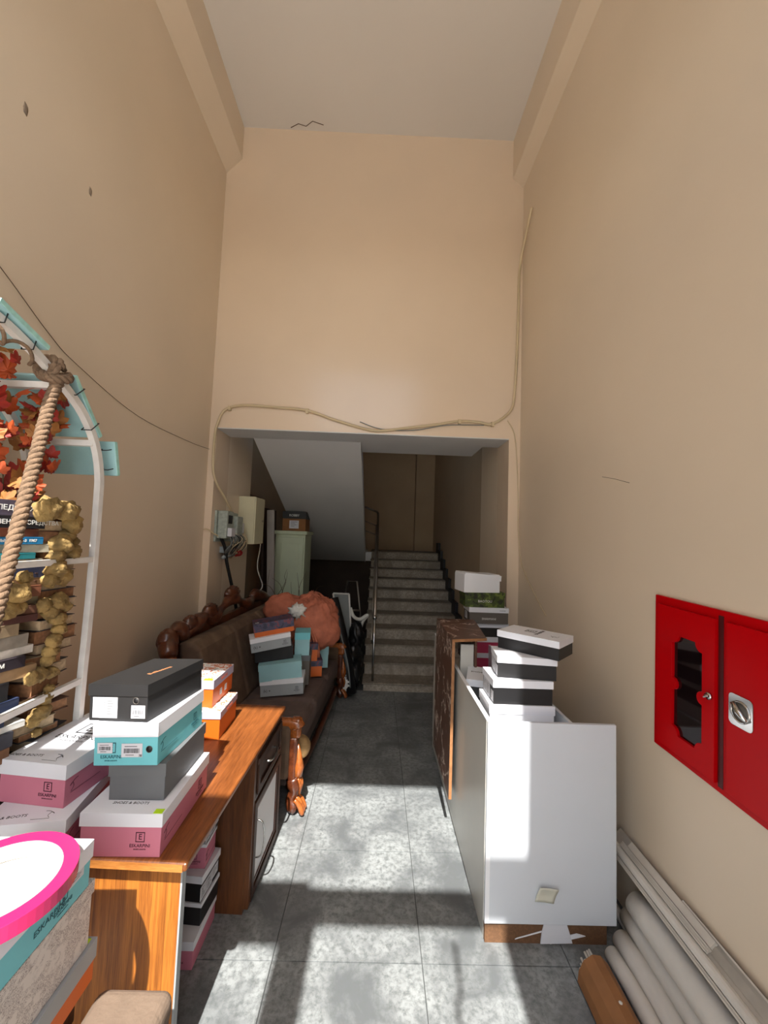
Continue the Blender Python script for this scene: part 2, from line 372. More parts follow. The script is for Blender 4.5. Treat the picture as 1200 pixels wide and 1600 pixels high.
obj('newel_post', MB().cyl((0, 0, 0), (0, 0, .72), .014, 12), M_CHROME, rl)
obj('ball_finial', MB().sphere((0, 0, .745), .028, 14, 8), M_CHROME, rl)
obj('handrail', MB().tube([(0, 0, .745), (0, 2.85, 2.165), (-.02, 2.9, 2.19)], .022, 10), M_STEEL, rl)
obj('lower_rail', MB().tube([(-.03, .1, .45), (-.03, 2.85, 1.83)], .009, 8), M_STEEL, rl)
for k in range(1, 5):
    obj('baluster', MB().cyl((-.03, .6 * k, .288 * k - .1), (-.03, .6 * k, .745 + .498 * .6 * k), .01, 8), M_STEEL, rl)
obj('landing_post', MB().cyl((.0, 2.88, 1.45), (.0, 2.88, 2.19), .02, 10), M_STEEL, rl)
for i, z in enumerate((2.2, 1.93, 1.75)):
    obj('landing_rail', MB().tube([(-.01, 2.88, z), (-.27, 2.86, z + .09)], .02 if i == 0 else .009, 8), M_STEEL, rl)

# ------------------------------------------------------------------ shoe boxes
def face_M(face, W, L, u, v, lift=.0008):
    if face == 'F': return Matrix.Translation((u, -L / 2 - lift, v)) @ Euler((R(90), 0, 0)).to_matrix().to_4x4()
    if face == 'R': return Matrix.Translation((W / 2 + lift, u, v)) @ Euler((R(90), 0, R(90))).to_matrix().to_4x4()
    if face == 'L': return Matrix.Translation((-W / 2 - lift, u, v)) @ Euler((R(90), 0, R(-90))).to_matrix().to_4x4()
def logoE(t, M, s, ink, word=True, sub=True):
    mb = MB(); a, b = s, s * .84
    for q in ((-a, a, -a, -b), (-a, a, b, a), (-a, -b, -a, a), (b, a, -a, a)): mb.box(q[0], q[1], q[2] * 1.05, q[3] * 1.05, 0, .0004)
    o = obj('logo_frame', mb, ink, t); o.matrix_local = M
    text('E', s * 1.7, ink, t, M @ Matrix.Translation((0, 0, 0)), 'logo_letter')
    if word: text('ESKARPINI', s * .98, ink, t, M @ Matrix.Translation((0, -s * 1.85, 0)), 'lettering')
    if sub: text('SHOES & BOOTS', s * .36, ink, t, M @ Matrix.Translation((0, -s * 2.6, 0)), 'lettering')
def sticker(t, M, w, h, kind='bar', name='sticker'):
    o = obj(name, MB().box(-w / 2, w / 2, -h / 2, h / 2, 0, .0006), M_LABEL, t); o.matrix_local = M
    mb = MB(); rnd = random.Random(int(w * 9999) + int(h * 777))
    if kind == 'bar':
        x = -w * .38
        while x < w * .36:
            d = rnd.choice((.0007, .0012, .0018)); mb.box(x, x + d, -h * .2, h * .14, .0006, .0009); x += d + rnd.choice((.0008, .0014))
        mb.box(-w * .35, w * .25, h * .27, h * .31, .0006, .0009); mb.box(-w * .3, w * .1, -h * .36, -h * .32, .0006, .0009)
    elif kind == 'table':
        for i in range(7): mb.box(-w * .44, w * .44, h * (.38 - .125 * i), h * (.385 - .125 * i) + .0006, .0006, .0009)
        for i in range(6):
            mb.box(-w * .42, w * (-.42 + rnd.uniform(.15, .32)), h * (.31 - .125 * i), h * (.33 - .125 * i), .0006, .0009)
            mb.box(w * .08, w * (.08 + rnd.uniform(.08, .3)), h * (.31 - .125 * i), h * (.33 - .125 * i), .0006, .0009)
        mb.box(-w * .02, -w * .015, -h * .42, h * .42, .0006, .0009)
    elif kind == 'small':
        for i in range(4): mb.box(-w * .35, w * rnd.uniform(0, .35), h * (.3 - .18 * i), h * (.34 - .18 * i), .0006, .0009)
    obj('printing', mb, M_INK, o)
    return o
def hole(t, M, r=.012):
    o = obj('finger_hole', MB().cyl((0, 0, -.002), (0, 0, .0006), r, 20), M_BLACK, t); o.matrix_local = M
    q = MB(); q.tube([(r * math.cos(a), r * math.sin(a), .0006) for a in [2 * math.pi * i / 24 for i in range(24)]], .0009, 6, closed=True)
    obj('hole_rim', q, M_DGREY, o)
def shoebox(label, nl, nr, L, z, H, body, lid, lh=.042, deco=None, group=None, tilt=(0, 0), lidrz=0, cat='shoebox', W=None, anchor='mid', lidtilt=0, corner=None):
    """nl / nr: near-left and near-right bottom corners on the ground plane"""
    a, b = (Vector(nl), Vector(nr)) if corner is None else (Vector((0, 0)), Vector((1, 0))); d = b - a; yaw = math.atan2(d.y, d.x); ww = d.length
    if W is not None:
        if anchor == 'r': a = b - d.normalized() * W
        elif anchor == 'l': b = a + d.normalized() * W
        ww = W
    c = (a + b) / 2 + Vector((-math.sin(yaw), math.cos(yaw))) * L / 2
    if corner is not None:      # near-right bottom corner given, the box leaning by `tilt`
        yaw = R(corner[3]); ww = corner[4]; cc = Vector(corner[:3]) + Euler((R(tilt[0]), R(tilt[1]), yaw)).to_matrix() @ Vector((-ww / 2, L / 2, 0)); c = cc.xy; z = cc.z
    t = thing('shoebox', label, cat, (c.x, c.y, z), math.degrees(yaw), tilt[0], tilt[1], group)
    e = .0035; bw, bl = ww - 2 * e, L - 2 * e
    obj('body', MB().box(-bw / 2, bw / 2, -bl / 2, bl / 2, 0, H - .003), body, t, bevel=.0015)
    if lid is not None:
        q = MB(); k = .0016
        q.box(-ww / 2, ww / 2, -L / 2, L / 2, H - .0022, H)
        q.box(-ww / 2, -ww / 2 + k, -L / 2, L / 2, H - lh, H - .0022); q.box(ww / 2 - k, ww / 2, -L / 2, L / 2, H - lh, H - .0022)
        q.box(-ww / 2 + k, ww / 2 - k, -L / 2, -L / 2 + k, H - lh, H - .0022); q.box(-ww / 2 + k, ww / 2 - k, L / 2 - k, L / 2, H - lh, H - .0022)
        lo = obj('lid', q, lid, t)
        if lidrz: lo.rotation_euler = (0, 0, R(lidrz))
        if lidtilt: lo.rotation_euler = (0, R(lidtilt), 0)
    if deco: deco(t, ww, L, H, bw, bl)
    return t
def T(W, L, u, v, z, a=0): return Matrix.Translation((u, v, z)) @ Euler((0, 0, R(a))).to_matrix().to_4x4()
def squiggle(t, M, ink, s=1.0, ln=.12):
    q = MB(); pts = smooth_path([(0, 0, 0), (.008 * s, .010 * s, 0), (.004 * s, .022 * s, 0), (-.004 * s, .016 * s, 0), (.010 * s, .026 * s, 0), (.022 * s, .028 * s, 0)], 4)
    q.tube(pts, .0007, 4); q.tube([(-.002, -.004, 0), (ln, -.004, 0)], .0005, 4)
    o = obj('shoe_drawing', q, ink, t); o.matrix_local = M
def deco_pink(word=True, top=True):
    def f(t, W, L, H, bw, bl):
        s = .0145
        logoE(t, face_M('F', bw, bl, W * .24, H * .46), s, M_PRED)
        squiggle(t, face_M('R', bw, bl, -L * .42, H * .3), M_PRED, 1.2)
        logoE(t, face_M('R', bw, bl, L * .3, H * .42), s, M_PRED)
        if top:
            squiggle(t, T(W, L, W * .26, -L * .44, H + .0004, 180) @ Matrix.Scale(-1, 4, (0, 1, 0)), M_INK, 1.2, .05)
            text('SHOES & BOOTS', .017, M_INK, t, T(W, L, -W * .28, -L * .40, H + .0002, 5))
            logoE(t, T(W, L, 0, L * .16, H + .0004), .036, M_INK)
    return f
# --- the two desk stacks
def dA(t, W, L, H, bw, bl):
    deco_pink(True, False)(t, W, L, H, bw, bl)
    text('SHOES & BOOTS', .016, M_INK, t, T(W, L, 0, -L * .36, H + .0002))
    o = obj('price_tag', MB().box(-.012, .016, -.001, .02, 0, .0012), M_LIME, t); o.matrix_local = T(W, L, W * .42, -L * .49, H + .0002)
shoebox('large pink shoebox with white lid and lime tag, bottom of the black box stack', (-.92, 1.348), (-.658, 1.352), .37, .75, .135, M_PINK, M_LID, .041, dA)
shoebox('plain dark grey shoebox between the pink and the turquoise boxes on the desk', 0, 0, .317, 0, .119, M_GREY, M_GREY, .042, tilt=(-1.0, -1.5), corner=(-.685, 1.411, .889, 0.1, .192))
def dC(t, W, L, H, bw, bl):
    logoE(t, face_M('F', bw, bl, -W * .22, H * .42), .016, M_TINK)
    sticker(t, face_M('F', bw, bl, -W * .31, H * .42, .002), .052, .034)
    sticker(t, face_M('F', bw, bl, W * .1, H * .36, .0015), .072, .044)
    o = text('38', .011, M_INK, t, face_M('F', bw, bl, W * .23, H * .24, .003))
    hole(t, face_M('F', bw, bl, W * .36, H * .38), .0105)
    squiggle(t, face_M('R', bw, bl, -L * .42, H * .28), M_TINK, 1.2, .1); logoE(t, face_M('R', bw, bl, L * .3, H * .42), .012, M_TINK)
shoebox('turquoise shoebox with white lid, round finger hole and stickers, under the black box', 0, 0, .319, 0, .138, M_TEAL, M_LID, .045, dC, tilt=(-1.2, -3.3), corner=(-.709, 1.397, 1.009, -2.5, .226))
def dD(t, W, L, H, bw, bl):
    sticker(t, face_M('F', bw, bl, -W * .215, H * .36), .094, .068, 'table'); sticker(t, face_M('F', bw, bl, W * .34, H * .26), .052, .042)
    hole(t, face_M('F', bw, bl, W * .30, H * .56), .0105)
    text('Bellissima', .026, M_GINK, t, T(W, L, W * .16, 0, H + .0003, 78))
shoebox('black shoebox with copper lettering and two white stickers, topmost on the desk', 0, 0, .326, 0, .122, M_BLACKB, M_BLACKB, .039, dD, tilt=(-1.4, -3.8), corner=(-.756, 1.40, 1.148, -8.3, .226))
shoebox('pink shoebox with grey white lid on the desk behind the tape roll, lower of two', (-1.19, 1.285), (-.945, 1.325), .33, .75, .128, M_PINK, M_LID, .04, deco_pink())
shoebox('pink shoebox with big logo on its sunlit lid, upper of two left of black box', (-1.235, 1.40), (-.992, 1.372), .355, .878, .138, M_PINK, M_LID, .047, deco_pink())
def dG(t, W, L, H, bw, bl):
    for u in (-.03, .035): sticker(t, face_M('R', bw, bl, u, H * .34), .03, .034, 'small')
    q = text('BASCONI', .02, M_ORINK, t, face_M('R', bw, bl, .0, H * .84, .005))
    text('BASCONI', .028, M_INK, t, T(W, L, W * .2, 0, H + .0003, 82))
    obj('lid_print', MB().box(-W * .498, W * .498, -L * .498, L * .498, H + .0001, H + .0005), M_NEWS, t)
def dG2(t, W, L, H, bw, bl):
    dG(t, W, L, H, bw, bl)
    obj('price_tag', MB().box(W * .25, W * .45, -L * .5, -L * .4, H + .0008, H + .0016), M_YEL, t)
def dGl(t, W, L, H, bw, bl):
    obj('lid_print', MB().box(-W * .498, W * .498, -L * .498, L * .498, H + .0001, H + .0005), M_NEWS, t)
    text('BASCONI', .02, M_ORINK, t, face_M('R', bw, bl, .0, H * .84, .005)); text('BASCONI', .03, M_INK, t, T(W, L, W * .2, 0, H + .0003, 82))
shoebox('orange shoebox with lilac lid standing on the desk top, lower of two', (-.962, 2.084), (-.761, 2.089), .262, .75, .136, M_ORANGE, M_LILAC, .034, dGl)
shoebox('orange shoebox with printed white lid and yellow tag, stacked on another orange one', (-1.06, 2.14), (-.823, 2.137), .275, .886, .138, M_ORANGE, M_LILAC, .044, dG2)
obj_lid = None
# --- stack on the sofa seat
def dS(t, W, L, H, bw, bl):
    text('(k) ▪', .03, M_INK, t, face_M('F', bw, bl, -W * .34, H * .35)); logoE(t, face_M('F', bw, bl, W * .34, H * .42), .011, M_INK)
ZS = .47
shoebox('grey shoebox with white lid lying on the sofa seat, bottom of the stack', 0, 0, .218, 0, .13, M_LGREY, M_WHITE, .038, dS, tilt=(0, -4), corner=(-.563, 3.40, .482, 6, .355))
shoebox('pale teal shoebox with its own teal lid, second in the sofa stack', 0, 0, .204, 0, .134, M_PALETEAL, M_PALETEAL, .045, tilt=(0, -5.5), corner=(-.584, 3.42, .612, 12, .351))
shoebox('black shoebox in the sofa stack between teal box and grey box', 0, 0, .2, 0, .115, M_BLACK, M_BLACK, .035, tilt=(0, -5.5), corner=(-.68, 3.50, .742, 16, .32))
shoebox('grey shoebox with white lid high in the sofa stack, under the orange box', 0, 0, .2, 0, .112, M_LGREY, M_WHITE, .036, dS, tilt=(0, -8), corner=(-.69, 3.44, .862, 20, .33))
def dS5(t, W, L, H, bw, bl): sticker(t, T(W, L, -W * .4, -L * .3, H + .0004), .03, .03, 'small')
shoebox('orange shoebox with dark navy printed lid on top of the sofa stack', 0, 0, .2, 0, .11, M_ORANGE, M_NAVYP, .07, dS5, tilt=(0, -8), corner=(-.68, 3.48, .978, 20, .33))
# behind it on the sofa
shoebox('teal shoebox standing behind the sofa stack, seen beside the black box', (-.70, 3.60), (-.565, 3.62), .2, ZS + .26, .2, M_PALETEAL, M_TEAL, .06, None)
shoebox('small dark grey box under the teal one behind the sofa stack', (-.70, 3.62), (-.56, 3.63), .2, ZS, .26, M_DGREY, M_GREY, .05)
shoebox('orange shoebox with navy lid on the sofa, lower of two behind the stack', (-.60, 3.83), (-.475, 3.86), .22, ZS, .15, M_ORANGE, M_NAVYP, .055)
shoebox('orange shoebox with navy lid on the sofa, upper of two near salmon bag', (-.64, 3.80), (-.52, 3.83), .22, ZS + .15, .16, M_ORANGE, M_NAVYP, .055)
shoebox('pale teal shoebox on the sofa just behind the two small orange boxes', (-.63, 4.09), (-.45, 4.11), .12, ZS, .22, M_PALETEAL, M_PALETEAL, .09)

# --- stacks on the counter, right
def dR(t, W, L, H, bw, bl):
    sticker(t, face_M('L', bw, bl, L * .12, H * .36), .12, .07, 'table'); sticker(t, face_M('L', bw, bl, -L * .36, H * .3), .04, .05, 'small')
def dRt(t, W, L, H, bw, bl):
    logoE(t, T(W, L, -W * .08, L * .08, H + .0004, 90), .026, M_INK, True, False); squiggle(t, T(W, L, W * .38, -L * .1, H + .0004, 100), M_INK, 1.2, .03)
def dRb(t, W, L, H, bw, bl):
    sticker(t, face_M('L', bw, bl, 0, H * .36), .1, .06, 'small')
shoebox('white shoebox inside the white counter, bottom of the sunlit front stack', (.582, 2.0), (.905, 1.995), .21, .86, .14, M_WHITE, M_LID, .043, dRb)
shoebox('black shoebox with white lid, lower of the three black ones stacked on the counter', (.600, 2.005), (.900, 2.003), .205, 1.0, .117, M_BLACK, M_LID, .036, dR)
shoebox('black shoebox with white lid, middle of the three black ones on the counter', (.630, 2.045), (.921, 2.008), .195, 1.117, .107, M_BLACK, M_LID, .033, dR)
shoebox('black shoebox with white lid turned askew on top of the front counter stack', (.677, 2.207), (.915, 1.976), .205, 1.224, .095, M_BLACK, M_LID, .034, dRt)
def dT2(t, W, L, H, bw, bl): text('BAOTOU', .028, M_WINK, t, face_M('F', bw, bl, 0, H * .4, .004))
def dT3(t, W, L, H, bw, bl):
    text('SHARMANI', .024, M_WINK, t, face_M('F', bw, bl, 0, H * .3)); sticker(t, face_M('L', bw, bl, L * .1, H * .4), .08, .06, 'small')
    text('SHARMANI', .01, M_INK, t, face_M('F', bw, bl, W * .34, H * .84, .005))
def zY(y, v): return 1.8 - (v - 847) / 620 * y
YT = 3.3
zz = [.80, .80]
shoebox('raspberry shoebox with white lid at the bottom of rear counter stack', (.77, YT), (1.08, YT), .22, .765, .122, M_HOTPINK, M_LID, .037)
shoebox('raspberry shoebox with white lid just under the marble board level, rear stack', (.755, YT), (1.065, YT + .01), .22, .887, .13, M_HOTPINK, M_LID, .042)
shoebox('black shoebox with white lid in rear stack under the grey box', (.80, YT), (1.11, YT + .01), .22, 1.017, .112, M_BLACK, M_LID, .036)
shoebox('dark grey shoebox with white lid and small white lettering, rear stack', (.775, YT - .02), (1.10, YT - .02), .22, 1.129, .128, M_DGREY, M_LID, .038, dT3)
shoebox('camouflage green shoebox with white lettering in the rear counter stack', (.742, YT), (1.075, YT + .005), .22, 1.257, .122, M_CAMO, M_CAMO, .04, dT2)
shoebox('plain white shoebox with tilted lid crowning the rear counter stack', (.722, YT - .04), (1.035, YT + .01), .23, 1.379, .15, M_WHITE, M_WHITE, .045, None, lidtilt=4)
shoebox('black shoebox with white lid tucked inside the counter beside the marble board', (.562, 2.42), (.69, 2.385), .26, .86, .118, M_BLACK, M_LID, .04, lambda t, W, L, H, bw, bl: text('SHOES', .03, M_INK, t, T(W, L, 0, .02, H + .0003)))
# --- stack on the floor under the desk
def dU(t, W, L, H, bw, bl):
    sticker(t, face_M('R', bw, bl, -L * .22, H * .34), .1, .055, 'table'); sticker(t, face_M('R', bw, bl, L * .22, H * .4), .06, .045, 'small')
def dE(t, W, L, H, bw, bl): logoE(t, face_M('F', bw, bl, W * .27, H * .46), .0125, M_PRED); logoE(t, T(W, L, W * .2, -L * .38, H + .0004), .016, M_INK, False, False)
gU = None
shoebox('pink shoebox with white lid on the floor tiles under the desk, bottom of stack', (-.99, 1.757), (-.693, 1.757), .235, 0, .112, M_PINK, M_LID, .035, dE)
shoebox('black shoebox with white lid under the desk, directly on the pink floor box', (-.99, 1.845), (-.696, 1.82), .165, .112, .092, M_BLACK, M_LID, .016)
shoebox('black shoebox with white lid and big stickers, third box up under the desk', (-.99, 1.85), (-.70, 1.822), .165, .204, .108, M_BLACK, M_LID, .03, dU)
shoebox('pale pink shoebox under the desk, fourth box up, drawing on its side', (-.97, 1.86), (-.705, 1.862), .12, .312, .105, M_PINK, M_LID, .014, lambda t, W, L, H, bw, bl: (logoE(t, face_M('F', bw, bl, W * .3, H * .5), .0125, M_PRED), squiggle(t, face_M('R', bw, bl, -L * .4, H * .3), M_PRED, 1.1)))
shoebox('black shoebox with white lid under the desk, fifth box up', (-.97, 1.88), (-.705, 1.87), .12, .417, .105, M_BLACK, M_LID, .03, dU)
shoebox('black shoebox with white lid and sticker just below the desk top', (-.975, 1.89), (-.71, 1.88), .12, .522, .1, M_BLACK, M_LID, .03, dU)

# ------------------------------------------------------------------ desk
dk = thing('desk', 'orange oak desk with white panelled side cupboard, stacked with shoeboxes', 'desk', (-.563, 1.333, 0), -2)
o = obj('desk_top', MB().box(-.62, 0, 0, 1.19, .722, .75), M_OAKTOP, dk, bevel=.009, seg=3)
obj('edge_strip', MB().box(-.615, -.012, -.0035, .0, .7255, .7465), M_OAK, dk, label='lighter moulded front edge of the desk top')
obj('side_panel', MB().box(-.61, -.04, .05, .072, 0, .722), M_OAKV, dk, label='sunlit oak side panel with vertical grain')
obj('edge_band', MB().box(-.04, -.034, .049, .074, 0, .722), M_LGREY, dk, label='thin white edge band of the side panel')
obj('back_panel', MB().box(-.62, -.605, .075, 1.15, .2, .72), M_OAKDK, dk)
obj('pedestal', MB().box(-.60, -.034, .67, 1.17, 0, .722), M_OAKDK, dk)
dr = obj('drawer', MB().box(-.034, -.012, .70, 1.15, .50, .70), M_BOARD, dk, bevel=.004)
def frame_x(mb, x0, x1, ya, yb, za, zb, t):
    mb.box(x0, x1, ya, yb, za, za + t); mb.box(x0, x1, ya, yb, zb - t, zb); mb.box(x0, x1, ya, ya + t, za + t, zb - t); mb.box(x0, x1, yb - t, yb, za + t, zb - t)
q = MB(); frame_x(q, -.012, -.002, .72, 1.13, .515, .685, .03); obj('drawer_frame', q, M_BOARD, dr, bevel=.003)
q = MB(); q.tube(smooth_path([(-.012, .86, .60), (.012, .87, .60), (.018, .93, .595), (.012, .99, .60), (-.012, 1.0, .60)], 5), .006, 8); obj('drawer_pull', q, M_CHROME, dr)
do = obj('door', MB().box(-.034, -.016, .70, 1.15, .03, .485), M_WHITE, dk, label='cupboard door with a cream panel in a dark frame')
q = MB(); frame_x(q, -.016, -.004, .70, 1.15, .03, .485, .035); obj('door_frame', q, M_BOARD, do, bevel=.003)
q = MB(); frame_x(q, -.016, -.010, .745, 1.105, .075, .44, .012); obj('inner_moulding', q, M_WALNUT, do, bevel=.002)
q = MB(); q.tube(smooth_path([(-.012, .76, .37), (.016, .762, .355), (.026, .765, .28), (.016, .762, .205), (-.012, .76, .19)], 6), [.004] * 24 + [.004], 8); obj('door_handle', q, M_CHROME, do)
q = MB(); q.box(-.034, -.01, .675, .70, .02, .72); obj('upright_rail', q, M_OAKDK, dk)

# ------------------------------------------------------------------ white counter
ct = thing('counter', 'glossy white counter with brown chipboard plinth and a loose paper tag', 'counter', (.545, 1.89, 0), 0)
obj('end_panel', MB().box(0, .60, 0, .018, .088, .967), M_WHITEP, ct, bevel=.002)
obj('edge_line', MB().box(.0, .02, -.0012, .0, .09, .965), M_WHITE, ct)
obj('long_panel', MB().box(-.002, .016, .018, 1.70, .088, .965), M_CREAMP, ct, bevel=.0015)
obj('top_edge_strip', MB().box(-.003, .018, .018, 1.70, .965, .969), M_WHITE, ct)
obj('rear_panel', MB().box(.40, .416, .018, 1.70, .088, .955), M_WHITEP, ct)
obj('inner_shelf', MB().box(.016, .40, .018, .75, .842, .858), M_WHITEP, ct)
obj('rear_shelf', MB().box(.016, .60, .78, 1.70, .75, .765), M_CREAMP, ct)
obj('divider', MB().box(.03, .115, .76, .776, .088, 1.12), M_CREAMP, ct)
obj('plinth', MB().box(.004, .56, .01, .03, 0, .088), M_CHIP, ct)
obj('plinth', MB().box(.003, .021, .03, 1.70, .0, .086), M_CREAMP, ct)
o = obj('torn_paper', MB().prism([(.255, -.005 + .01), (.40, .01), (.385, .06), (.375, .087), (.27, .087), (.26, .05)], 'y', .002, .006), M_LABEL, ct)
q = MB(); q.prism([(.14, .02), (.27, .055), (.27, .06), (.15, .026)], 'y', .004, .007); q.prism([(.30, .004), (.46, .04), (.42, .05), (.3, .02)], 'y', .003, .0065); obj('tape_scraps', q, M_WHITE, ct)
q = MB(); vs = []; fs = []
for j in range(7):
    for i in range(7):
        u, v = i / 6 - .5, j / 6 - .5; vs.append((.275 + u * .088 + v * .018, -.006 - .022 * max(0, v + .1) ** 1 - .012 * max(0, -u), .225 + v * .07 - u * .012))
for j in range(6):
    for i in range(6): fs.append((j * 7 + i, j * 7 + i + 1, (j + 1) * 7 + i + 1, (j + 1) * 7 + i))
q.add(vs, fs, None, True); o = obj('paper_tag', q, mat('cream_paper', (206, 204, 188), .7), ct); m_ = o.modifiers.new('s', 'SOLIDIFY'); m_.thickness = .0012
# marble laminate board unit
mu = thing('marble_board', 'brown marble-patterned laminate board and top fixed over the rear counter', 'board', (.5, 2.56, .2), 0)
obj('side_board', MB().box(0, .018, 0, .66, .0, .955), M_MARBLE, mu)
obj('board_edge', MB().box(.0, .018, -.0025, .0, 0, .955), M_MARBEDGE, mu)
obj('top_board', MB().prism([(0, 0), (.235, .06), (.30, .66), (0, .66)], 'z', .955, .972), M_MARBLE, mu)
obj('top_edge', MB().prism([(0, -.003), (.237, .057), (.235, .06), (0, .0)], 'z', .955, .972), M_MARBEDGE, mu)
obj('inner_board', MB().box(.165, .18, .08, .60, .72, .955), M_MARBLE, mu)

# ------------------------------------------------------------------ fire cabinet on the right wall
fc = thing('fire_cabinet', 'red two-door fire hose cabinet set in the right wall, scalloped window', 'cabinet', (XR, 1.835, .925), 0, 1.6)
H_, D_ = .662, .03
def px(mb, outer, inner, xa, xb):   # plate in the y-z plane with a hole
    n, k = len(outer), len(inner)
    tri = tessellate_polygon([[Vector((a, b, 0)) for a, b in outer], [Vector((a, b, 0)) for a, b in inner]])
    al = outer + inner; N = n + k
    vs = [(xa, a, b) for a, b in al] + [(xb, a, b) for a, b in al]
    fs = [tuple(t) for t in tri] + [tuple(i + N for i in t) for t in tri]
    fs += [(i, (i + 1) % n, (i + 1) % n + N, i + N) for i in range(n)] + [(n + i, n + (i + 1) % k, n + (i + 1) % k + N, n + i + N) for i in range(k)]
    return mb.add(vs, fs)
obj('frame', MB().box(-.012, 0, -1.12, 0, 0, H_), M_RED, fc, bevel=.002)
def scal(cy, cz, w, h, r=.034, m=.026):
    P = []
    def arc(x, z, a0, a1, rr, n=6):
        for i in range(n + 1):
            a = R(a0 + (a1 - a0) * i / n); P.append((x + rr * math.cos(a), z + rr * math.sin(a)))
    arc(cy - w, cz - h, 90, 0, r); arc(cy + w, cz - h, 180, 90, r); 
    arc(cy + w, cz, -90, -270, m); arc(cy + w, cz + h, -90, -180, r); arc(cy - w, cz + h, 0, -90, r); arc(cy - w, cz, 90, -90, m)
    return P
d1 = obj('door', px(MB(), [(-.335, .03), (-.035, .03), (-.035, H_ - .035), (-.335, H_ - .035)], scal(-.20, .31, .078, .205), -.026, -.013), M_RED, fc, bevel=.0015)
obj('window_pane', MB().box(-.0135, -.0125, -.30, -.1, .08, .55), M_DKGLASS, d1)
q = MB(); q.cyl((-.026, -.315, .335), (-.034, -.315, .335), .013, 14); obj('lock', q, M_CHROME, d1)
q = MB(); q.tube([(-.034, -.315, .335), (-.046, -.318, .34), (-.05, -.335, .342)], [.006, .005, .004], 8); q.tube([(-.036, -.315, .335), (-.043, -.306, .328)], .004, 6); obj('key', q, M_CHROME, d1)
obj('centre_post', MB().box(-.0135, -.0120, -.36, -.338, .02, H_ - .02), M_REDD, fc)
d2o = [(-1.08, .03), (-.385, .03), (-.385, H_ - .035), (-1.08, H_ - .035)]
d2 = obj('door', px(MB(), d2o, [(-.70, .33), (-.62, .33), (-.62, .50), (-.70, .50)], -.026, -.013), M_RED, fc, bevel=.0015)
obj('window_pane', MB().box(-.0135, -.0125, -.72, -.60, .30, .52), M_DKGLASS, d2)
obj('vent_slot', MB().box(-.0268, -.026, -.72, -.63, .19, .26), M_REDD, d2)
q = MB(); rc = []
for a0, cy, cz in ((0, .030, .038), (90, -.030, .038), (180, -.030, -.038), (270, .030, -.038)):
    for i in range(5):
        a = R(a0 + 90 * i / 4); rc.append((-.445 + cy + .016 * math.cos(a), .335 + cz + .016 * math.sin(a)))
q.prism(rc, 'x', -.030, -.026); la = obj('latch_plate', q, M_CHROME, d2, bevel=.0015)
q = MB(); q.tube([(-.0305, -.445 + .034 * math.cos(a), .335 + .034 * math.sin(a)) for a in [2 * math.pi * i / 28 for i in range(28)]], .004, 8, closed=True)
q.tube([(-.032, -.445 + .026, .335 + .022), (-.036, -.445, .335), (-.032, -.445 - .026, .335 - .022)], [.010, .012, .010], 10); q.sphere((-.036, -.445, .335), .012, 12, 8); obj('latch_handle', q, M_CHROME, la)
q = MB(); q.cyl((-.0302, -.445, .335), (-.0308, -.445, .335), .03, 24); obj('latch_recess', q, M_DGREY, la)

# ------------------------------------------------------------------ sofa
sf = thing('sofa', 'brown velvet sofa with carved dark wood crest, scroll arms and claw feet', 'sofa', (-.50, 2.66, 0), -4)
# local: x = 0 at seat front, negative to the wall; y along the sofa
Ls = 1.95
for i in range(3):
    y0 = .13 + i * (Ls - .26) / 3; y1 = y0 + (Ls - .26) / 3 - .008
    obj('seat_cushion', MB().box(-.70, -.0, y0, y1, .28, .455), M_VELVS, sf, bevel=.055, seg=5)
obj('seat_base', MB().box(-.76, -.045, .1, Ls - .1, .12, .285), M_VELVS, sf, bevel=.02, seg=3)
for i in range(3):
    y0 = .10 + i * (Ls - .2) / 3; y1 = y0 + (Ls - .2) / 3 - .004
    obj('back_cushion', MB().prism([(-.62, .40), (-.56, .46), (-.70, .98), (-.76, 1.03), (-.86, 1.03), (-.84, .40)], 'y', y0, y1), M_VELV, sf, bevel=.05, seg=5)
obj('bolster', MB().cyl((.015, .10, .37), (.015, .17, .37), .075, 20), M_VELVH, sf, bevel=.02, seg=3, label='worn gold-brown rounded end of the seat front')
cr_ = MB(); rnd = random.Random(3)
cpts = [(-.80, -.10, .99), (-.86, -.02, 1.08), (-.86, .08, 1.13), (-.86, .18, 1.05), (-.86, .3, 1.10), (-.86, .45, 1.14), (-.87, .58, 1.09), (-.87, .75, 1.14), (-.87, .95, 1.20), (-.87, 1.15, 1.15), (-.87, 1.3, 1.10), (-.87, 1.5, 1.13), (-.87, 1.7, 1.12), (-.85, 1.95, 1.05)]
pp = smooth_path(cpts, 6); cr_.tube(pp, [.045 + .016 * math.sin(i * .55) for i in range(len(pp))], 10)
obj('crest_rail', cr_, M_WALNUT, sf)
for c, r in (((-.86, -.02, 1.07), (.06, .08, .075)), ((-.87, .27, 1.12), (.05, .085, .06)), ((-.87, .56, 1.15), (.05, .10, .07)), ((-.88, .98, 1.24), (.05, .12, .07)), ((-.88, 1.55, 1.15), (.05, .1, .06))):
    obj('carved_scroll', MB().sphere(c, r, 20, 14, fn=lambda d: 1 + .10 * math.sin(9 * math.atan2(d.z, d.y)) + .06 * math.sin(14 * d.x)), M_WALNUT, sf)
obj('back_post', MB().tube(smooth_path([(-.86, -.02, .1), (-.86, -.02, .6), (-.82, -.05, .85), (-.84, -.05, 1.03)], 5), .05, 10), M_WALNUTL, sf)
obj('back_shell', MB().prism([(-.86, .2), (-.86, 1.08), (-.90, 1.08), (-.95, .2)], 'y', .0, Ls), M_WALNUT, sf)
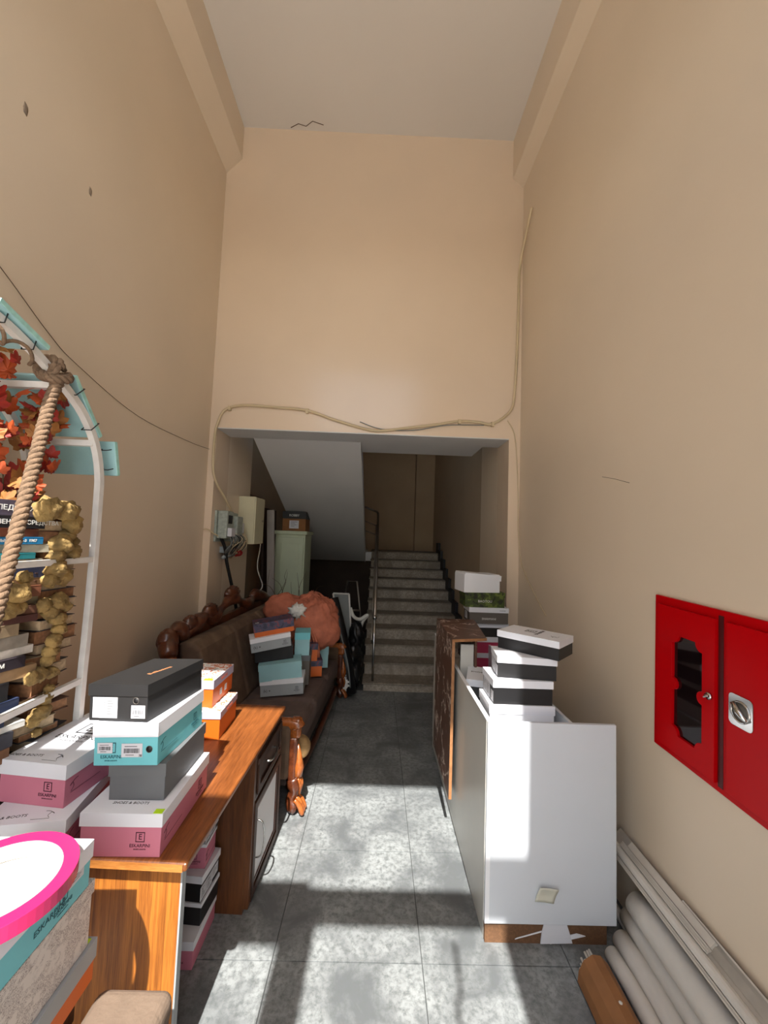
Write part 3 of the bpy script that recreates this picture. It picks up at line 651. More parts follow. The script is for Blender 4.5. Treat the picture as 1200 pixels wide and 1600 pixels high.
for yb, sgn in ((.0, 1), (Ls - .08, -1)):
    a = obj('armrest', MB().box(-.82, -.02, yb, yb + .09, .22, .56), M_VELV, sf, bevel=.02, seg=2)
    obj('arm_rail', MB().tube(smooth_path([(-.80, yb + .05, .66), (-.5, yb + .05, .60), (-.2, yb + .05, .56), (-.0, yb + .05, .555), (.03, yb + .05, .54)], 5), .04, 12), M_WALNUTL, a)
    obj('arm_front', MB().box(-.03, .045, yb + .02, yb + .085, .47, .60), M_WALNUTL, a, bevel=.022, seg=4)
    obj('arm_front_panel', MB().box(-.03, .03, yb + .015, yb + .09, .20, .48), M_WALNUT, a, bevel=.02, seg=3)
    q = MB(); q.tube([(.03, yb + .048, .43), (.036, yb + .048, .36), (.04, yb + .048, .29), (.036, yb + .048, .235), (.03, yb + .048, .215)], [.006, .020, .034, .028, .006], 12); obj('drop_carving', q, M_WALNUTL, a)
    q = MB(); q.tube(smooth_path([(.0, yb + .045, .22), (.02, yb + .045, .15), (.0, yb + .045, .09), (.02, yb + .045, .045), (.04, yb + .045, .03)], 4), [.042, .045, .046, .044, .038, .034, .032, .034, .036, .04, .044, .048, .048, .044, .042, .04, .03][:17], 12)
    ft = obj('claw_foot', q, M_WALNUT, sf)
    for k in range(3):
        q = MB(); yk = yb + .012 + .034 * k; q.tube(smooth_path([(.03, yk, .10), (.06, yk, .07), (.078, yk, .035), (.085, yk, .012)], 4), [.012, .013, .014, .015, .016, .016, .016, .017, .017, .016, .015, .012, .008], 8); obj('toe', q, M_WALNUTL, ft)
    for k in range(3):
        q = MB(); q.tube(smooth_path([(.045, yb + .02 + .025 * k, .23), (.062, yb + .02 + .025 * k, .18), (.052, yb + .045, .12)], 4), .008, 6); obj('carved_leaf', q, M_WALNUTL, ft)
q = MB()
pts = smooth_path([(-.03, .1, .13), (-.02, .5, .10), (-.02, .97, .08), (-.02, 1.5, .10), (-.03, 1.85, .13)], 6); q.tube(pts, .028, 8); obj('front_rail', q, M_WALNUT, sf)

# salmon bundle at the far end of the sofa
from mathutils import noise
def blob(name, c, r, m, amp=.12, fr=3.0, n=40, k=28, seed=0, parent=None, pinch=None, rid=0):
    def f(d):
        v = 1 + amp * noise.noise(d * fr + Vector((seed, 0, 0))) + amp * .4 * noise.noise(d * fr * 3 + Vector((0, seed, 0)))
        if rid: v += rid * math.sin(17 * math.atan2(d.x, d.y) + 5 * noise.noise(d * 3)) * max(0, d.z) ** .5
        if pinch: v *= pinch(d)
        return v
    return obj(name, MB().sphere(c, r, n, k, fn=f), m, parent)
sb = thing('cloth_bundle', 'salmon cloth bundle tied up on the far end of the sofa', 'bundle', (-.72, 4.1, .46))
blob('cloth', (.10, 0, .42), (.27, .20, .30), M_SALMON, .18, 2.2, 56, 36, 2, sb, rid=.07, pinch=lambda d: 1 - .35 * max(0, -d.z) * (1 - max(0, d.x)))
blob('cloth_fold', (-.20, .02, .58), (.20, .14, .15), M_SALMON, .2, 2.6, 36, 24, 5, sb, rid=.05)
q = MB()
for i in range(9):
    a = -1.1 + .27 * i
    q.tube(smooth_path([(-.02, -.17, .56), (.03 + .10 * math.sin(a), -.205, .44), (.04 + .17 * math.sin(a), -.19, .26), (.05 + .15 * math.sin(a), -.13, .12)], 5), [.016 + .004 * math.sin(k_ * .6) for k_ in range(16)], 6)
obj('pleats', q, M_SALMON, sb)
blob('lace', (-.03, -.18, .60), (.075, .045, .065), M_CLOTHW, .7, 6, 24, 16, 3, sb)

# ------------------------------------------------------------------ footstool and the near stack, tape roll
fs_ = thing('footstool', 'low stool with a taupe suede cushion at the bottom edge of the photo', 'stool', (-.636, 1.055, 0))
obj('cushion', MB().box(-.107, .107, -.18, .18, .42, .50), M_STOOL, fs_, bevel=.03, seg=5)
obj('seat_frame', MB().box(-.098, .098, -.165, .165, .38, .42), M_BOARD, fs_)
for sx in (-.08, .08):
    for sy in (-.14, .14): obj('leg', MB().cyl((sx, sy, 0), (sx, sy, .38), .015, 10), M_BOARD, fs_)
lb = thing('low_bench', 'dark low bench in shadow under the stack with the tape roll', 'bench', (-.925, .99, 0))
obj('bench_top', MB().box(-.16, .15, -.19, .19, .46, .50), M_BOARD, lb, bevel=.003)
for sx in (-.14, .13):
    for sy in (-.17, .17): obj('leg', MB().cyl((sx, sy, 0), (sx, sy, .46), .018, 10), M_BOARD, lb)
def nearbox(label, z, H, body, lid, lh, xr, yf, L=.34, W=.30, deco=None, bevel=0):
    return shoebox(label, (xr - W, yf - L), (xr, yf - L), L, z, H, body, lid, lh, deco)
nearbox('added black box standing in for the dark gap under the near stack', .50, .045, M_BLACK, M_BLACK, .02, -.80, 1.17)  # black filler box: its colour paints the dark gap below the orange box
def dN1(t, W, L, H, bw, bl):
    obj('price_tag', MB().box(-.02, .012, -.001, .02, 0, .001), M_LIME, t).matrix_local = T(W, L, W * .42, L * .42, H + .0006)
nearbox('orange shoebox with grey lid and lime tag, low in the stack under the tape roll', .545, .107, M_ORANGE, M_LGREY, .05, -.745, 1.205, deco=dN1)
nearbox('shoebox with a handwriting pattern, middle of the near stack', .652, .172, M_SCRIPT, M_SCRIPT, .035, -.752, 1.185)
def dN3(t, W, L, H, bw, bl):
    logoE(t, face_M('R', bw, bl, L * .22, H * .42), .013, M_TINK)
    text('ESKARPINI', .02, M_TINK, t, face_M('R', bw, bl, L * .1, H * .3)); sticker(t, face_M('R', bw, bl, L * .34, H * .55), .05, .03, 'small')
nearbox('turquoise shoebox with white lid directly under the roll of pink tape', .824, .118, M_TEAL, M_LID, .045, -.75, 1.165, deco=dN3)
tp = thing('tape_roll', 'large roll of bright pink tape lying on the white lid, lower left', 'tape roll', (-.852, .985, .944), 0, 0, 1.0)
N = 64; ro, ri, rc_, hh = .155, .122, .112, .034
def ring(r1, r0, z0, z1):
    vs = []; fs = []
    for i in range(N):
        a = 2 * math.pi * i / N; c, s = math.cos(a), math.sin(a)
        vs += [(r1 * c, r1 * s, z0), (r1 * c, r1 * s, z1), (r0 * c, r0 * s, z1), (r0 * c, r0 * s, z0)]
    for i in range(N):
        j = (i + 1) % N
        for k in range(4): fs.append((i * 4 + k, j * 4 + k, j * 4 + (k + 1) % 4, i * 4 + (k + 1) % 4))
    return MB().add(vs, fs)
obj('tape', ring(ro, ri, .0, hh), M_TAPE, tp, bevel=.001); obj('core', ring(ri, rc_, .001, hh - .001), M_CORE, tp)

# ------------------------------------------------------------------ white painted arch with boards, rope
ar = thing('arch_frame', 'white painted metal arch with crossbars against the left wall', 'arch', (-1.2, 1.7, 0))
def archpath(x):
    raw = [(1.700, 0.02), (1.700, 1.0), (1.713, 1.5), (1.712, 1.9), (1.705, 2.03), (1.665, 2.15), (1.59, 2.25), (1.50, 2.315), (1.404, 2.365), (1.30, 2.41), (1.2, 2.44), (1.05, 2.46), (.9, 2.45), (.72, 2.38), (.60, 2.25), (.52, 2.1), (.5, 1.9), (.5, 1.0), (.5, .02)]
    return [(x, y - 1.7, z) for y, z in raw]
def sqtube(pts, s):
    mb = MB(); pts = [Vector(q) for q in pts]; m = len(pts); vs = []
    for i, q in enumerate(pts):
        d = (pts[min(i + 1, m - 1)] - pts[max(i - 1, 0)]).normalized(); u = Vector((1, 0, 0)); v = d.cross(u).normalized()
        for a, b in ((-1, -1), (1, -1), (1, 1), (-1, 1)): vs.append(q + u * a * s + v * b * s)
    fs = [(i * 4 + k, i * 4 + (k + 1) % 4, i * 4 + 4 + (k + 1) % 4, i * 4 + 4 + k) for i in range(m - 1) for k in range(4)] + [(0, 3, 2, 1), tuple(range(m * 4 - 4, m * 4))]
    return mb.add(vs, fs)
def dens(p, n=3): return smooth_path(p, n)
obj('hoop', sqtube(dens(archpath(0)), .0125), M_METW, ar, label='arched tube on the room side')
obj('hoop', sqtube(dens(archpath(-.30)), .0125), M_METW, ar, label='arched tube on the wall side')
for y, z in ((1.66, 2.15), (1.48, 2.325)):
    obj('crossbar', MB().box(-.3, 0, y - 1.7 - .012, y - 1.7 + .012, z - .012, z + .012), M_METW, ar)
for z in (1.665, 1.17):
    obj('rung', MB().box(-.010, .010, -1.19, .0, z - .011, z + .011), M_METW, ar, label='horizontal bar between the two legs')
    obj('rung', MB().box(-.31, -.29, -1.19, .0, z - .011, z + .011), M_METW, ar)
def board(yc, zc, ang, L, x0, x1, label, off=0.016):
    t = thing('blue_board', label, 'board', (0, yc, zc), 0, ang)
    obj('plate', MB().box(x0, x1, -L / 2, L / 2, off, off + .018), M_GLBLUE, t, bevel=.003)
    obj('plate_edge', MB().box(x1, x1 + .002, -L / 2 + .002, L / 2 - .002, off + .001, off + .017), M_GLEDGE, t)
    for yy in (-L * .28, L * .28):
        q = MB()
        for x in (-1.2, -1.5):
            q.tube([(x - .02, yy, off + .022), (x + .02, yy, off + .022), (x + .02, yy + .004, -.018), (x - .02, yy + .004, -.018)], .0022, 6, closed=True)
        obj('zip_tie', q, M_ZIP, t)
    return t
gb = None
board(1.735, 2.10, -76, .15, -1.475, -1.165, 'pale blue board zip-tied to the arch, lowest of three by the orange leaves')
board(1.575, 2.265, -50, .26, -1.56, -1.185, 'pale blue board across the arch beside the rope knot, middle one')
board(1.265, 2.425, -18, .20, -1.56, -1.17, 'pale blue board near the crown of the arch, cut by the photo edge')
# rope
def rope(path, r, turns, parent, name='rope'):
    P = smooth_path(path, 10); n = len(P)
    for s in range(3):
        pts = []
        up = None; Ltot = 0
        for i, q in enumerate(P):
            d = (P[min(i + 1, n - 1)] - P[max(i - 1, 0)]).normalized(); u = d.cross(Vector((.3, .1, 1))).normalized() if abs(d.z) < .95 else d.cross(Vector((0, 1, 0))).normalized(); v = d.cross(u)
            if i: Ltot += (P[i] - P[i - 1]).length
            a = Ltot * turns + s * 2 * math.pi / 3
            pts.append(q + (u * math.cos(a) + v * math.sin(a)) * r)
        obj('strand', MB().tube(pts, r * 1.05, 7), M_ROPE, parent)
rp_ = thing('rope', 'thick twisted jute rope knotted on the arch and hanging down', 'rope', (0, 0, 0))
dn = [(-1.17, 1.425, 2.345)]
for i in range(12): dn.append((-1.17 + .012 * i, 1.42 - .0285 * (i + 1), 2.33 - .085 * (i + 1)))
rope(dn, .0105, 95, rp_)
lp = [(-1.2 + .034 * math.cos(a), 1.42 - .012 * a / 3, 2.365 + .034 * math.sin(a)) for a in [i * .5 for i in range(14)]]
rope(lp, .0095, 95, rp_)
rope([(-1.22, 1.40, 2.34), (-1.17, 1.39, 2.32), (-1.15, 1.43, 2.335), (-1.18, 1.47, 2.36)], .009, 95, rp_)
twn = thing('jute_rope_winding', 'thinner jute rope wound along the upper curve of the arch', 'rope', (0, 0, 0))
wp = []
for i in range(60):
    t_ = i / 59; yy = 1.41 - .42 * t_; zz_ = 2.36 + .11 * t_ - .10 * t_ * t_ * .4; a = t_ * 26
    wp.append((-1.2 + .022 * math.cos(a), yy, zz_ - .012 + .02 * math.sin(a)))
obj('twine', MB().tube(wp, .006, 7), M_ROPE, twn)

# autumn leaves
lv = thing('leaf_garland', 'garland of orange and red autumn leaves hanging inside the arch', 'garland', (-1.36, 1.5, 2.1))
def leaf_mesh(sd):
    rn = random.Random(sd); P = []
    lobes = [(-160, .3), (-135, .52), (-112, .66), (-92, .52), (-70, .72), (-48, .88), (-30, .62), (-12, .9), (0, 1.05), (12, .9), (30, .62), (48, .88), (70, .72), (92, .52), (112, .66), (135, .52), (160, .3)]
    for a, l in lobes: P.append((l * math.sin(R(a)) * .5, l * math.cos(R(a)) * .5 + .2, 0))
    P.append((.02, -.0, 0)); P.append((-.02, 0, 0))
    c = (0, .2, .07); vs = [c] + [(x, y, -.16 * (x * x + (y - .2) ** 2) * 2 + rn.uniform(-.04, .04)) for x, y, z in P]
    n = len(P); fs = [(0, i + 1, (i + 1) % n + 1) for i in range(n)]
    mb = MB().add(vs, fs, Matrix.Scale(.085, 4)); return mb.mesh('leaf')
LM = [mat('leaf_orange', (176, 74, 30), .6, var=.35, scale=30), mat('leaf_red', (146, 34, 20), .6, var=.35, scale=30), mat('leaf_ochre', (150, 96, 42), .65, var=.3, scale=30)]
LMS = []
for i in range(3):
    for m_ in LM:
        me = leaf_mesh(i); me.materials.append(m_); LMS.append(me)
rn = random.Random(11)
spots = []
stems = [[(0, -.05, -.35), (.02, -.08, -.1), (-.02, -.12, .12), (.0, -.16, .30)], [(.02, .06, -.30), (.0, .05, -.05), (.05, .0, .1), (.08, .06, .22)], [(-.04, -.16, -.3), (.0, -.2, 0), (.02, -.22, .2)]]
for s_ in stems:
    pp = smooth_path(s_, 8); obj('stem', MB().tube(pp, .0025, 5), M_TWIG, lv)
    for q in pp[1:]:
        for _ in range(3): spots.append(q + Vector((rn.uniform(-.06, .06), rn.uniform(-.06, .06), rn.uniform(-.05, .05))))
for q in spots:
    if q.y > .13: continue
    o = bpy.data.objects.new('leaf', rn.choice(LMS)); COL.objects.link(o); o.parent = lv; o.location = q
    o.rotation_euler = (rn.uniform(.7, 2.2), rn.uniform(-.6, .6), rn.uniform(-.6, 2.0)); s_ = rn.uniform(.75, 1.25); o.scale = (s_, s_, s_)

# ------------------------------------------------------------------ book column
BC = [((74, 66, 80), 'violet grey'), ((24, 24, 28), 'black'), ((98, 50, 30), 'red-brown'), ((20, 112, 160), 'bright blue'), ((150, 146, 132), 'grey'), ((30, 128, 138), 'teal and white'), ((156, 150, 136), 'pale grey'), ((26, 32, 56), 'navy'), ((98, 72, 48), 'brown'), ((112, 68, 46), 'rust'), ((150, 140, 116), 'olive grey'), ((92, 60, 44), 'brown'), ((70, 36, 30), 'maroon'), ((142, 124, 98), 'tan'), ((140, 132, 120), 'stone grey'), ((204, 198, 188), 'off-white'), ((34, 26, 34), 'dark'), ((146, 118, 86), 'buff'), ((22, 22, 26), 'black'), ((38, 48, 76), 'dusty blue'), ((24, 36, 64), 'dark blue'), ((208, 206, 200), 'white'), ((60, 60, 68), 'slate'), ((118, 82, 56), 'brown'), ((110, 74, 50), 'brown')]
TH = [.055, .042, .030, .026, .030, .022, .026, .042, .026, .04, .03, .03, .026, .042, .045, .03, .038, .04, .062, .034, .05, .022, .05, .048, .04]
z = 1.885; rb = random.Random(5)
words = {0: 'ПЕДИАТРИЯ', 1: 'ЛЕКАРСТВЕННЫЕ СРЕДСТВА', 3: 'НОВЫЙ МИР  1-3  1967', 16: 'БАКЫМ'}
ordn = ['topmost', 'second', 'third', 'fourth', 'fifth', 'sixth', 'seventh', 'eighth', 'ninth', 'tenth', 'eleventh', 'twelfth', 'thirteenth', 'fourteenth', 'fifteenth', 'sixteenth', 'seventeenth', 'eighteenth', 'nineteenth', 'twentieth', 'twenty-first', 'twenty-second', 'twenty-third', 'twenty-fourth', 'lowest']
cols_shift = {4: .05, 9: -.01, 10: .06, 13: -.05, 14: .0, 17: .02, 18: -.06, 19: -.02, 20: -.06, 22: -.03, 23: -.02}
for i, ((c, nm), th) in enumerate(zip(BC, TH)):
    z -= th
    yaw = -14 + rb.uniform(-7, 7); ln = rb.uniform(.235, .27); dp = rb.uniform(.15, .18); sh = cols_shift.get(i, rb.uniform(-.02, .02)) - max(0, (i - 10)) * .003
    t = thing('book', f'{nm} book, {ordn[i]} in the front column of old books', 'book', (-1.255, 1.36 + sh, z), yaw, group='column of old books by the left wall')
    cm = mat('cover_%02d' % i, c, .6, var=.2, scale=30)
    k = .0025; th_ = th - .0008
    q = MB(); q.box(-dp, .0, -ln / 2, ln / 2, 0, k); q.box(-dp, 0, -ln / 2, ln / 2, th_ - k, th_); q.box(-k, 0, -ln / 2, ln / 2, k, th_ - k)
    obj('cover', q, cm, t, bevel=.0008, seg=1)
    obj('pages', MB().box(-dp + .006, -k, -ln / 2 + .004, ln / 2 - .004, k, th_ - k), M_PAGE if i % 3 else M_PAGEB, t)
    if i in words:
        text(words[i], min(th * .5, .024), M_WINK, t, Matrix.Translation((.0006, .03, th_ * .5)) @ Euler((R(90), 0, R(90))).to_matrix().to_4x4(), bold=.0004)
    # a second, set-back book end seen past the first one
    if i % 2 == 0 or i in (9, 13, 17):
        pass
ZB = z
# inner set of books further along, whose page edges show to the right
z = 1.87; j = 0
while z > ZB + .03:
    th = rb.choice((.03, .04, .05)); z -= th; j += 1
    t = thing('book', f'old book with worn page edges, {ordn[j - 1]} down in the rear pile near the wall', 'book', (-1.31, 1.58 + rb.uniform(-.05, .02), z), -8 + rb.uniform(-14, 14), group='rear pile of old books')
    c = rb.choice([(112, 78, 52), (80, 50, 38), (50, 52, 60), (136, 120, 96)])
    ln, dp = rb.uniform(.14, .17), rb.uniform(.15, .19); th_ = th - .0008
    q = MB(); q.box(-dp / 2, dp / 2, -ln / 2, ln / 2, 0, .002); q.box(-dp / 2, dp / 2, -ln / 2, ln / 2, th_ - .002, th_); q.box(-dp / 2, -dp / 2 + .002, -ln / 2, ln / 2, .002, th_ - .002)
    obj('cover', q, mat('rear_cover_%d' % (c[0]), c, .7, var=.2, scale=30), t)
    obj('pages', MB().box(-dp / 2 + .002, dp / 2 - .005, -ln / 2 + .004, ln / 2 - .004, .002, th_ - .002), M_PAGEB if j % 2 else M_PAGE, t)
# shelf under the books
bs = thing('book_crate', 'dark wooden crate carrying the column of books', 'crate', (-1.36, 1.43, 0))
obj('crate_body', MB().box(-.17, .11, -.22, .22, 0, ZB - .002), M_BOARD, bs)
fo = thing('foam_garland', 'lumpy gold painted expanding foam running down the book column', 'decoration', (-1.2, 1.5, 1.4))
rf = random.Random(21)
for k, (fx, fy, fz, r0) in enumerate([(-0.01, -0.03, 0.46, 0.047), (-0.0, 0.05, 0.46, 0.043), (-0.0, 0.08, 0.41, 0.037), (-0.01, 0.07, 0.36, 0.03), (-0.01, 0.11, 0.34, 0.021), (0.0, 0.03, 0.33, 0.043), (0.0, 0.09, 0.3, 0.034), (-0.0, 0.02, 0.29, 0.03), (-0.0, 0.02, 0.24, 0.043), (-0.01, 0.06, 0.21, 0.037), (-0.01, 0.01, 0.2, 0.03), (-0.01, -0.1, 0.22, 0.026), (-0.0, -0.14, 0.17, 0.043), (-0.01, -0.16, 0.12, 0.039), (0.0, -0.12, 0.12, 0.021), (-0.01, -0.01, 0.11, 0.026), (-0.01, 0.05, 0.11, 0.039), (-0.01, 0.02, 0.08, 0.03), (0.0, 0.08, 0.09, 0.026), (-0.0, 0.05, 0.05, 0.028), (0.0, 0.06, 0.01, 0.026), (-0.0, 0.04, -0.03, 0.026), (-0.01, 0.04, -0.07, 0.026), (-0.01, 0.03, -0.1, 0.024), (-0.01, -0.0, -0.14, 0.03), (-0.01, 0.05, -0.15, 0.026), (0.0, -0.04, -0.14, 0.024), (-0.01, 0.05, -0.21, 0.019), (-0.01, 0.03, -0.24, 0.028), (0.0, 0.01, -0.28, 0.028), (-0.01, -0.01, -0.3, 0.028), (0.0, 0.03, -0.28, 0.019), (-0.01, 0.01, -0.35, 0.017)]):
    P = Vector((fx, fy, fz))
    obj('foam_lump', MB().sphere(P, (r0 * .9, r0 * rf.uniform(.9, 1.2), r0 * rf.uniform(.75, 1.05)), 18, 12, fn=lambda dd, kk=k: 1 + .35 * noise.noise(dd * 2.2 + Vector((kk, 0, 0))) + .12 * noise.noise(dd * 6 + Vector((kk, 4, 0)))), M_FOAM, fo)

# ------------------------------------------------------------------ rolls, mouldings and cardboard, lower right
def roll(label, x, z, r, y0, y1, x1=None, z1=None, soft=.0, m=M_ROLL, grp=None):
    t = thing('foam_roll', label, 'roll', (x, y1, max(0, z - r)))
    zz_ = r if z - r > 0 else z
    P = [Vector((0, 0, z - max(0, z - r)))]; Q = Vector(((x1 if x1 is not None else x) - x, y0 - y1, (z1 if z1 is not None else z) - max(0, z - r)))
    pts = [P[0].lerp(Q, k / 14) + Vector((.003 * math.sin(k), 0, .002 * math.sin(k * 1.7))) for k in range(15)]
    rr = [r * .93] + [r * (1 + .03 * math.sin(k * 2.1)) for k in range(14)]
    obj('roll_body', MB().tube(pts, rr, 28), m, t)
    q = MB(); a = 0; sp = []
    while a < 12: sp.append((r * .9 * (1 - a / 13) * math.cos(a), .0006, (z - max(0, z - r)) + r * .9 * (1 - a / 13) * math.sin(a))); a += .35
    q.tube(sp, .0012, 5); obj('end_spiral', q, M_ROLLE, t)
    return t
roll('thickest dusty white foam roll, top of the pile beside the wall', 1.226, .205, .058, .35, 1.87)
roll('dusty white foam roll directly under the thickest one', 1.228, .099, .05, .35, 1.93)
roll('dusty white foam roll on the floor, second out from the cardboard', 1.158, .045, .043, .35, 1.88)
roll('slim dusty white foam roll on the floor next to the cardboard', 1.084, .034, .032, .35, 1.83)
roll('white foam roll whose end hides behind the counter panel', 1.235, .02, .02, .5, 2.2)
M_MOLDD = mat('dirty_white_plastic', (166, 158, 146), .7, var=.15, scale=9)
def diag(u, h):      # leaning plane of the pile: u runs up towards the wall, h stands off it
    return (1.195 + u * .74 - h * .67 - 1.2, .315 + u * .67 + h * .74 - .2)
def profile(label, prof, y0, y1, m=M_MOLD, dh=0):
    t = thing('moulding', label, 'moulding', (1.2, y1, .2))
    u0, u1 = prof[0][0], prof[-1][0]
    pts = [diag(u, h + dh) for u, h in prof] + [diag(u1, dh - .006), diag(u0, dh - .006)]
    obj('strip', MB().prism(pts, 'y', y0 - y1, 0), m, t)
    return t
profile('thin white strip forming the lowest edge of the moulding pile', [(0, 0), (0, .006), (.006, .006), (.006, .001), (.009, .001), (.009, .007), (.014, .007), (.014, 0)], .35, 2.03, M_MOLD)
profile('smooth rounded white moulding, the brightest long strip of the pile', [(.016, .002), (.018, .010), (.026, .016), (.036, .018), (.046, .015), (.052, .008), (.054, .002)], .35, 2.04, M_ROLL)
profile('ribbed white moulding next to the smooth rounded one', [(.055, .0), (.055, .012), (.060, .012), (.060, .006), (.063, .006), (.063, .012), (.068, .012), (.068, .006), (.071, .006), (.071, .012), (.077, .012), (.077, 0)], 1.5, 2.0, M_MOLD, .004)
profile('flat white moulding against the wall, ending above the dusty ones', [(.079, 0), (.079, .008), (.108, .008), (.108, 0)], 1.5, 1.97, M_MOLD, .004)
profile('dusty stepped moulding showing below the end of the ribbed one', [(.054, -.004), (.054, .004), (.066, .004), (.066, 0), (.082, 0), (.082, .004), (.098, .004), (.098, .001), (.112, .001), (.112, -.004)], .35, 1.56, M_MOLDD, -.002)
profile('flat dusty bar lying under the whole moulding pile', [(.004, -.03), (.004, -.012), (.11, -.012), (.11, -.03)], .35, 2.08, M_MOLDD, 0)
profile('thin loose strip standing a little above the moulding pile', [(.110, .0), (.110, .012), (.116, .012), (.116, .0)], 1.18, 1.66, M_MOLD, 0)
kb = thing('cardboard_sleeve', 'brown cardboard sleeve folded around thin white rods at lower right', 'cardboard', (.968, 1.745, 0))
pts = [(.055, .03), (.05, .075), (.02, .105), (-.015, .108), (-.05, .085), (-.07, .045), (-.075, .004)]
pin = [(a * .95, b * .95 - .001) for a, b in pts]
obj('sleeve', MB().prism(pts + pin[::-1], 'y', -1.1, 0), M_KRAFT, kb)
rr_ = random.Random(4)
for k in range(14):
    a = math.pi * (k + .5) / 14; x, zz_ = .052 * math.cos(a) - .008, .022 + .060 * math.sin(a)
    obj('rod', MB().cyl((x, -.9, zz_), (x, rr_.uniform(.005, .05), zz_), .0048, 8), M_ROLL, kb)
obj('torn_spot', MB().cyl((-.0, -.17, .1055), (-.0, -.17, .1085), .007, 7), M_ROLL, kb)

# ------------------------------------------------------------------ electrics on the left jamb
XJ = -1.51
mb_ = thing('meter_board', 'open electric meter board with loose wires on the left jamb', 'meter board', (XJ, 3.95, 1.66))
obj('backboard', MB().box(.0, .02, -.26, .30, .05, .34), M_METER, mb_, bevel=.003)
obj('meter_case', MB().box(.02, .11, -.24, -.07, .08, .34), M_METER, mb_, bevel=.012, seg=3)
obj('fuse_block', MB().box(.02, .10, .16, .27, .12, .24), M_LABEL, mb_, bevel=.004)
obj('fuse_block', MB().box(.11, .15, -.22, -.12, .10, .18), M_LABEL, mb_, bevel=.004)
obj('meter_case', MB().box(.02, .13, -.02, .14, .05, .30), M_METER, mb_, bevel=.012, seg=3)
obj('meter_window', MB().box(.11, .112, -.21, -.11, .22, .30), M_DKGLASS, mb_)
obj('terminal_strip', MB().box(.0, .06, -.1, .24, -.06, .0), M_LGREY, mb_, bevel=.003)
rw = random.Random(8)
for k in range(30):
    y0 = rw.uniform(-.24, .28); m_ = rw.choice([M_CABG, M_CABW, M_CABK, M_CABG]); q = MB()
    q.tube(smooth_path([(.09, y0, .14), (.15 + rw.uniform(-.02, .03), y0 + rw.uniform(-.05, .05), .08), (.12, y0 + rw.uniform(-.1, .1), -.02), (.03, y0 * .4 + .03, -.08 - rw.uniform(0, .05))], 5), .004, 5); obj('wire', q, m_, mb_)
for k in range(6):
    y0 = .1 + rw.uniform(-.06, .1); q = MB(); q.tube(smooth_path([(.05, y0, -.02), (.11, y0 + .03, -.06), (.08, y0 + .05, -.1), (.04, y0 + .02, -.07)], 4), .006, 5); obj('wire', q, M_CABR, mb_, label='red wire')
obj('tube_lamp', MB().cyl((.06, -.16, -.10), (.06, .12, -.08), .018, 10), M_LGREY, mb_)
eb = thing('electric_box', 'cream metal electric box mounted on the left jamb beside meters', 'electric box', (XJ, 4.3, 1.68))
obj('case', MB().box(0, .175, 0, .33, 0, .515), M_BEIGEBOX, eb, bevel=.004)
dd = obj('door', MB().box(.175, .187, .004, .326, .004, .511), M_BEIGEBOX, eb, bevel=.003)
obj('lock', MB().cyl((.187, .27, .26), (.193, .27, .26), .012, 10), M_STEEL, dd)
def cable(label, pts, r, m, cat='cable', n=6, nm='cable'):
    o = obj(nm, MB().tube(smooth_path(pts, n), r, 7), m); tag(o, label, cat); return o
yb_ = YB - .016
cable('thick ivory cable sagging across the lintel and down to the meter board', [(1.275, 3.35, 4.80), (1.268, 3.45, 4.66), (1.262, yb_, 4.40), (1.255, yb_, 3.95), (1.245, yb_, 3.52), (1.23, yb_, 3.2), (1.195, yb_, 3.02), (1.03, yb_, 2.891), (.90, yb_, 2.90), (.721, yb_, 2.903), (.50, yb_, 2.86), (.26, yb_, 2.824), (.05, yb_, 2.79), (-.12, yb_, 2.79), (-.45, yb_, 2.873), (-.689, yb_, 2.945), (-1.0, yb_, 2.965), (-1.277, yb_, 2.971), (-1.44, yb_, 2.922), (-1.50, yb_, 2.80), (-1.522, 3.605, 2.66), (-1.518, 3.605, 2.385), (-1.49, 3.63, 2.25), (-1.45, 3.75, 2.12), (-1.43, 3.9, 2.0)], .0125, M_CABW)
cable('thin grey wire running beside the thick cable on the lintel', [(.95, yb_, 2.875), (.6, yb_, 2.86), (.3, yb_, 2.80), (.0, yb_, 2.80), (-.2, yb_, 2.86)], .004, M_CABG)
cable('thin wire drooping down the corner to the right of the opening', [(1.17, yb_, 2.93), (1.235, yb_, 2.80), (1.262, yb_, 2.55), (1.278, yb_, 2.2), (1.283, yb_, 1.9), (1.285, 3.5, 1.6), (1.285, 3.2, 1.38), (1.285, 3.0, 1.26)], .004, M_CABW)
cable('thin dark wire strung along the left wall from upper left', [(-1.568, 1.2, 3.02), (-1.568, 1.569, 2.838), (-1.568, 1.819, 2.697), (-1.568, 2.005, 2.627), (-1.568, 2.534, 2.525), (-1.568, 3.229, 2.528), (-1.55, 3.58, 2.545)], .0018, M_CRACK)
cable('pair of thin wires crossing the left pillar at the meter board', [(-1.57, 3.60, 1.82), (-1.53, 3.60, 1.82), (-1.49, 3.66, 1.78), (-1.46, 3.8, 1.74)], .006, M_CABW)
cable('thick black cable dropping from the meter board behind the sofa', [(-1.46, 3.72, 1.76), (-1.44, 3.80, 1.65), (-1.43, 3.85, 1.5), (-1.40, 3.95, 1.25), (-1.37, 4.05, .95), (-1.36, 4.1, .6)], .016, M_CABK)
cable('white wire hanging against the dark board by the cream box', [(-1.40, 4.68, 2.18), (-1.38, 4.7, 1.9), (-1.37, 4.7, 1.65), (-1.39, 4.7, 1.4), (-1.32, 4.7, 1.2), (-1.36, 4.7, 1.12)], .006, M_CLOTHW)
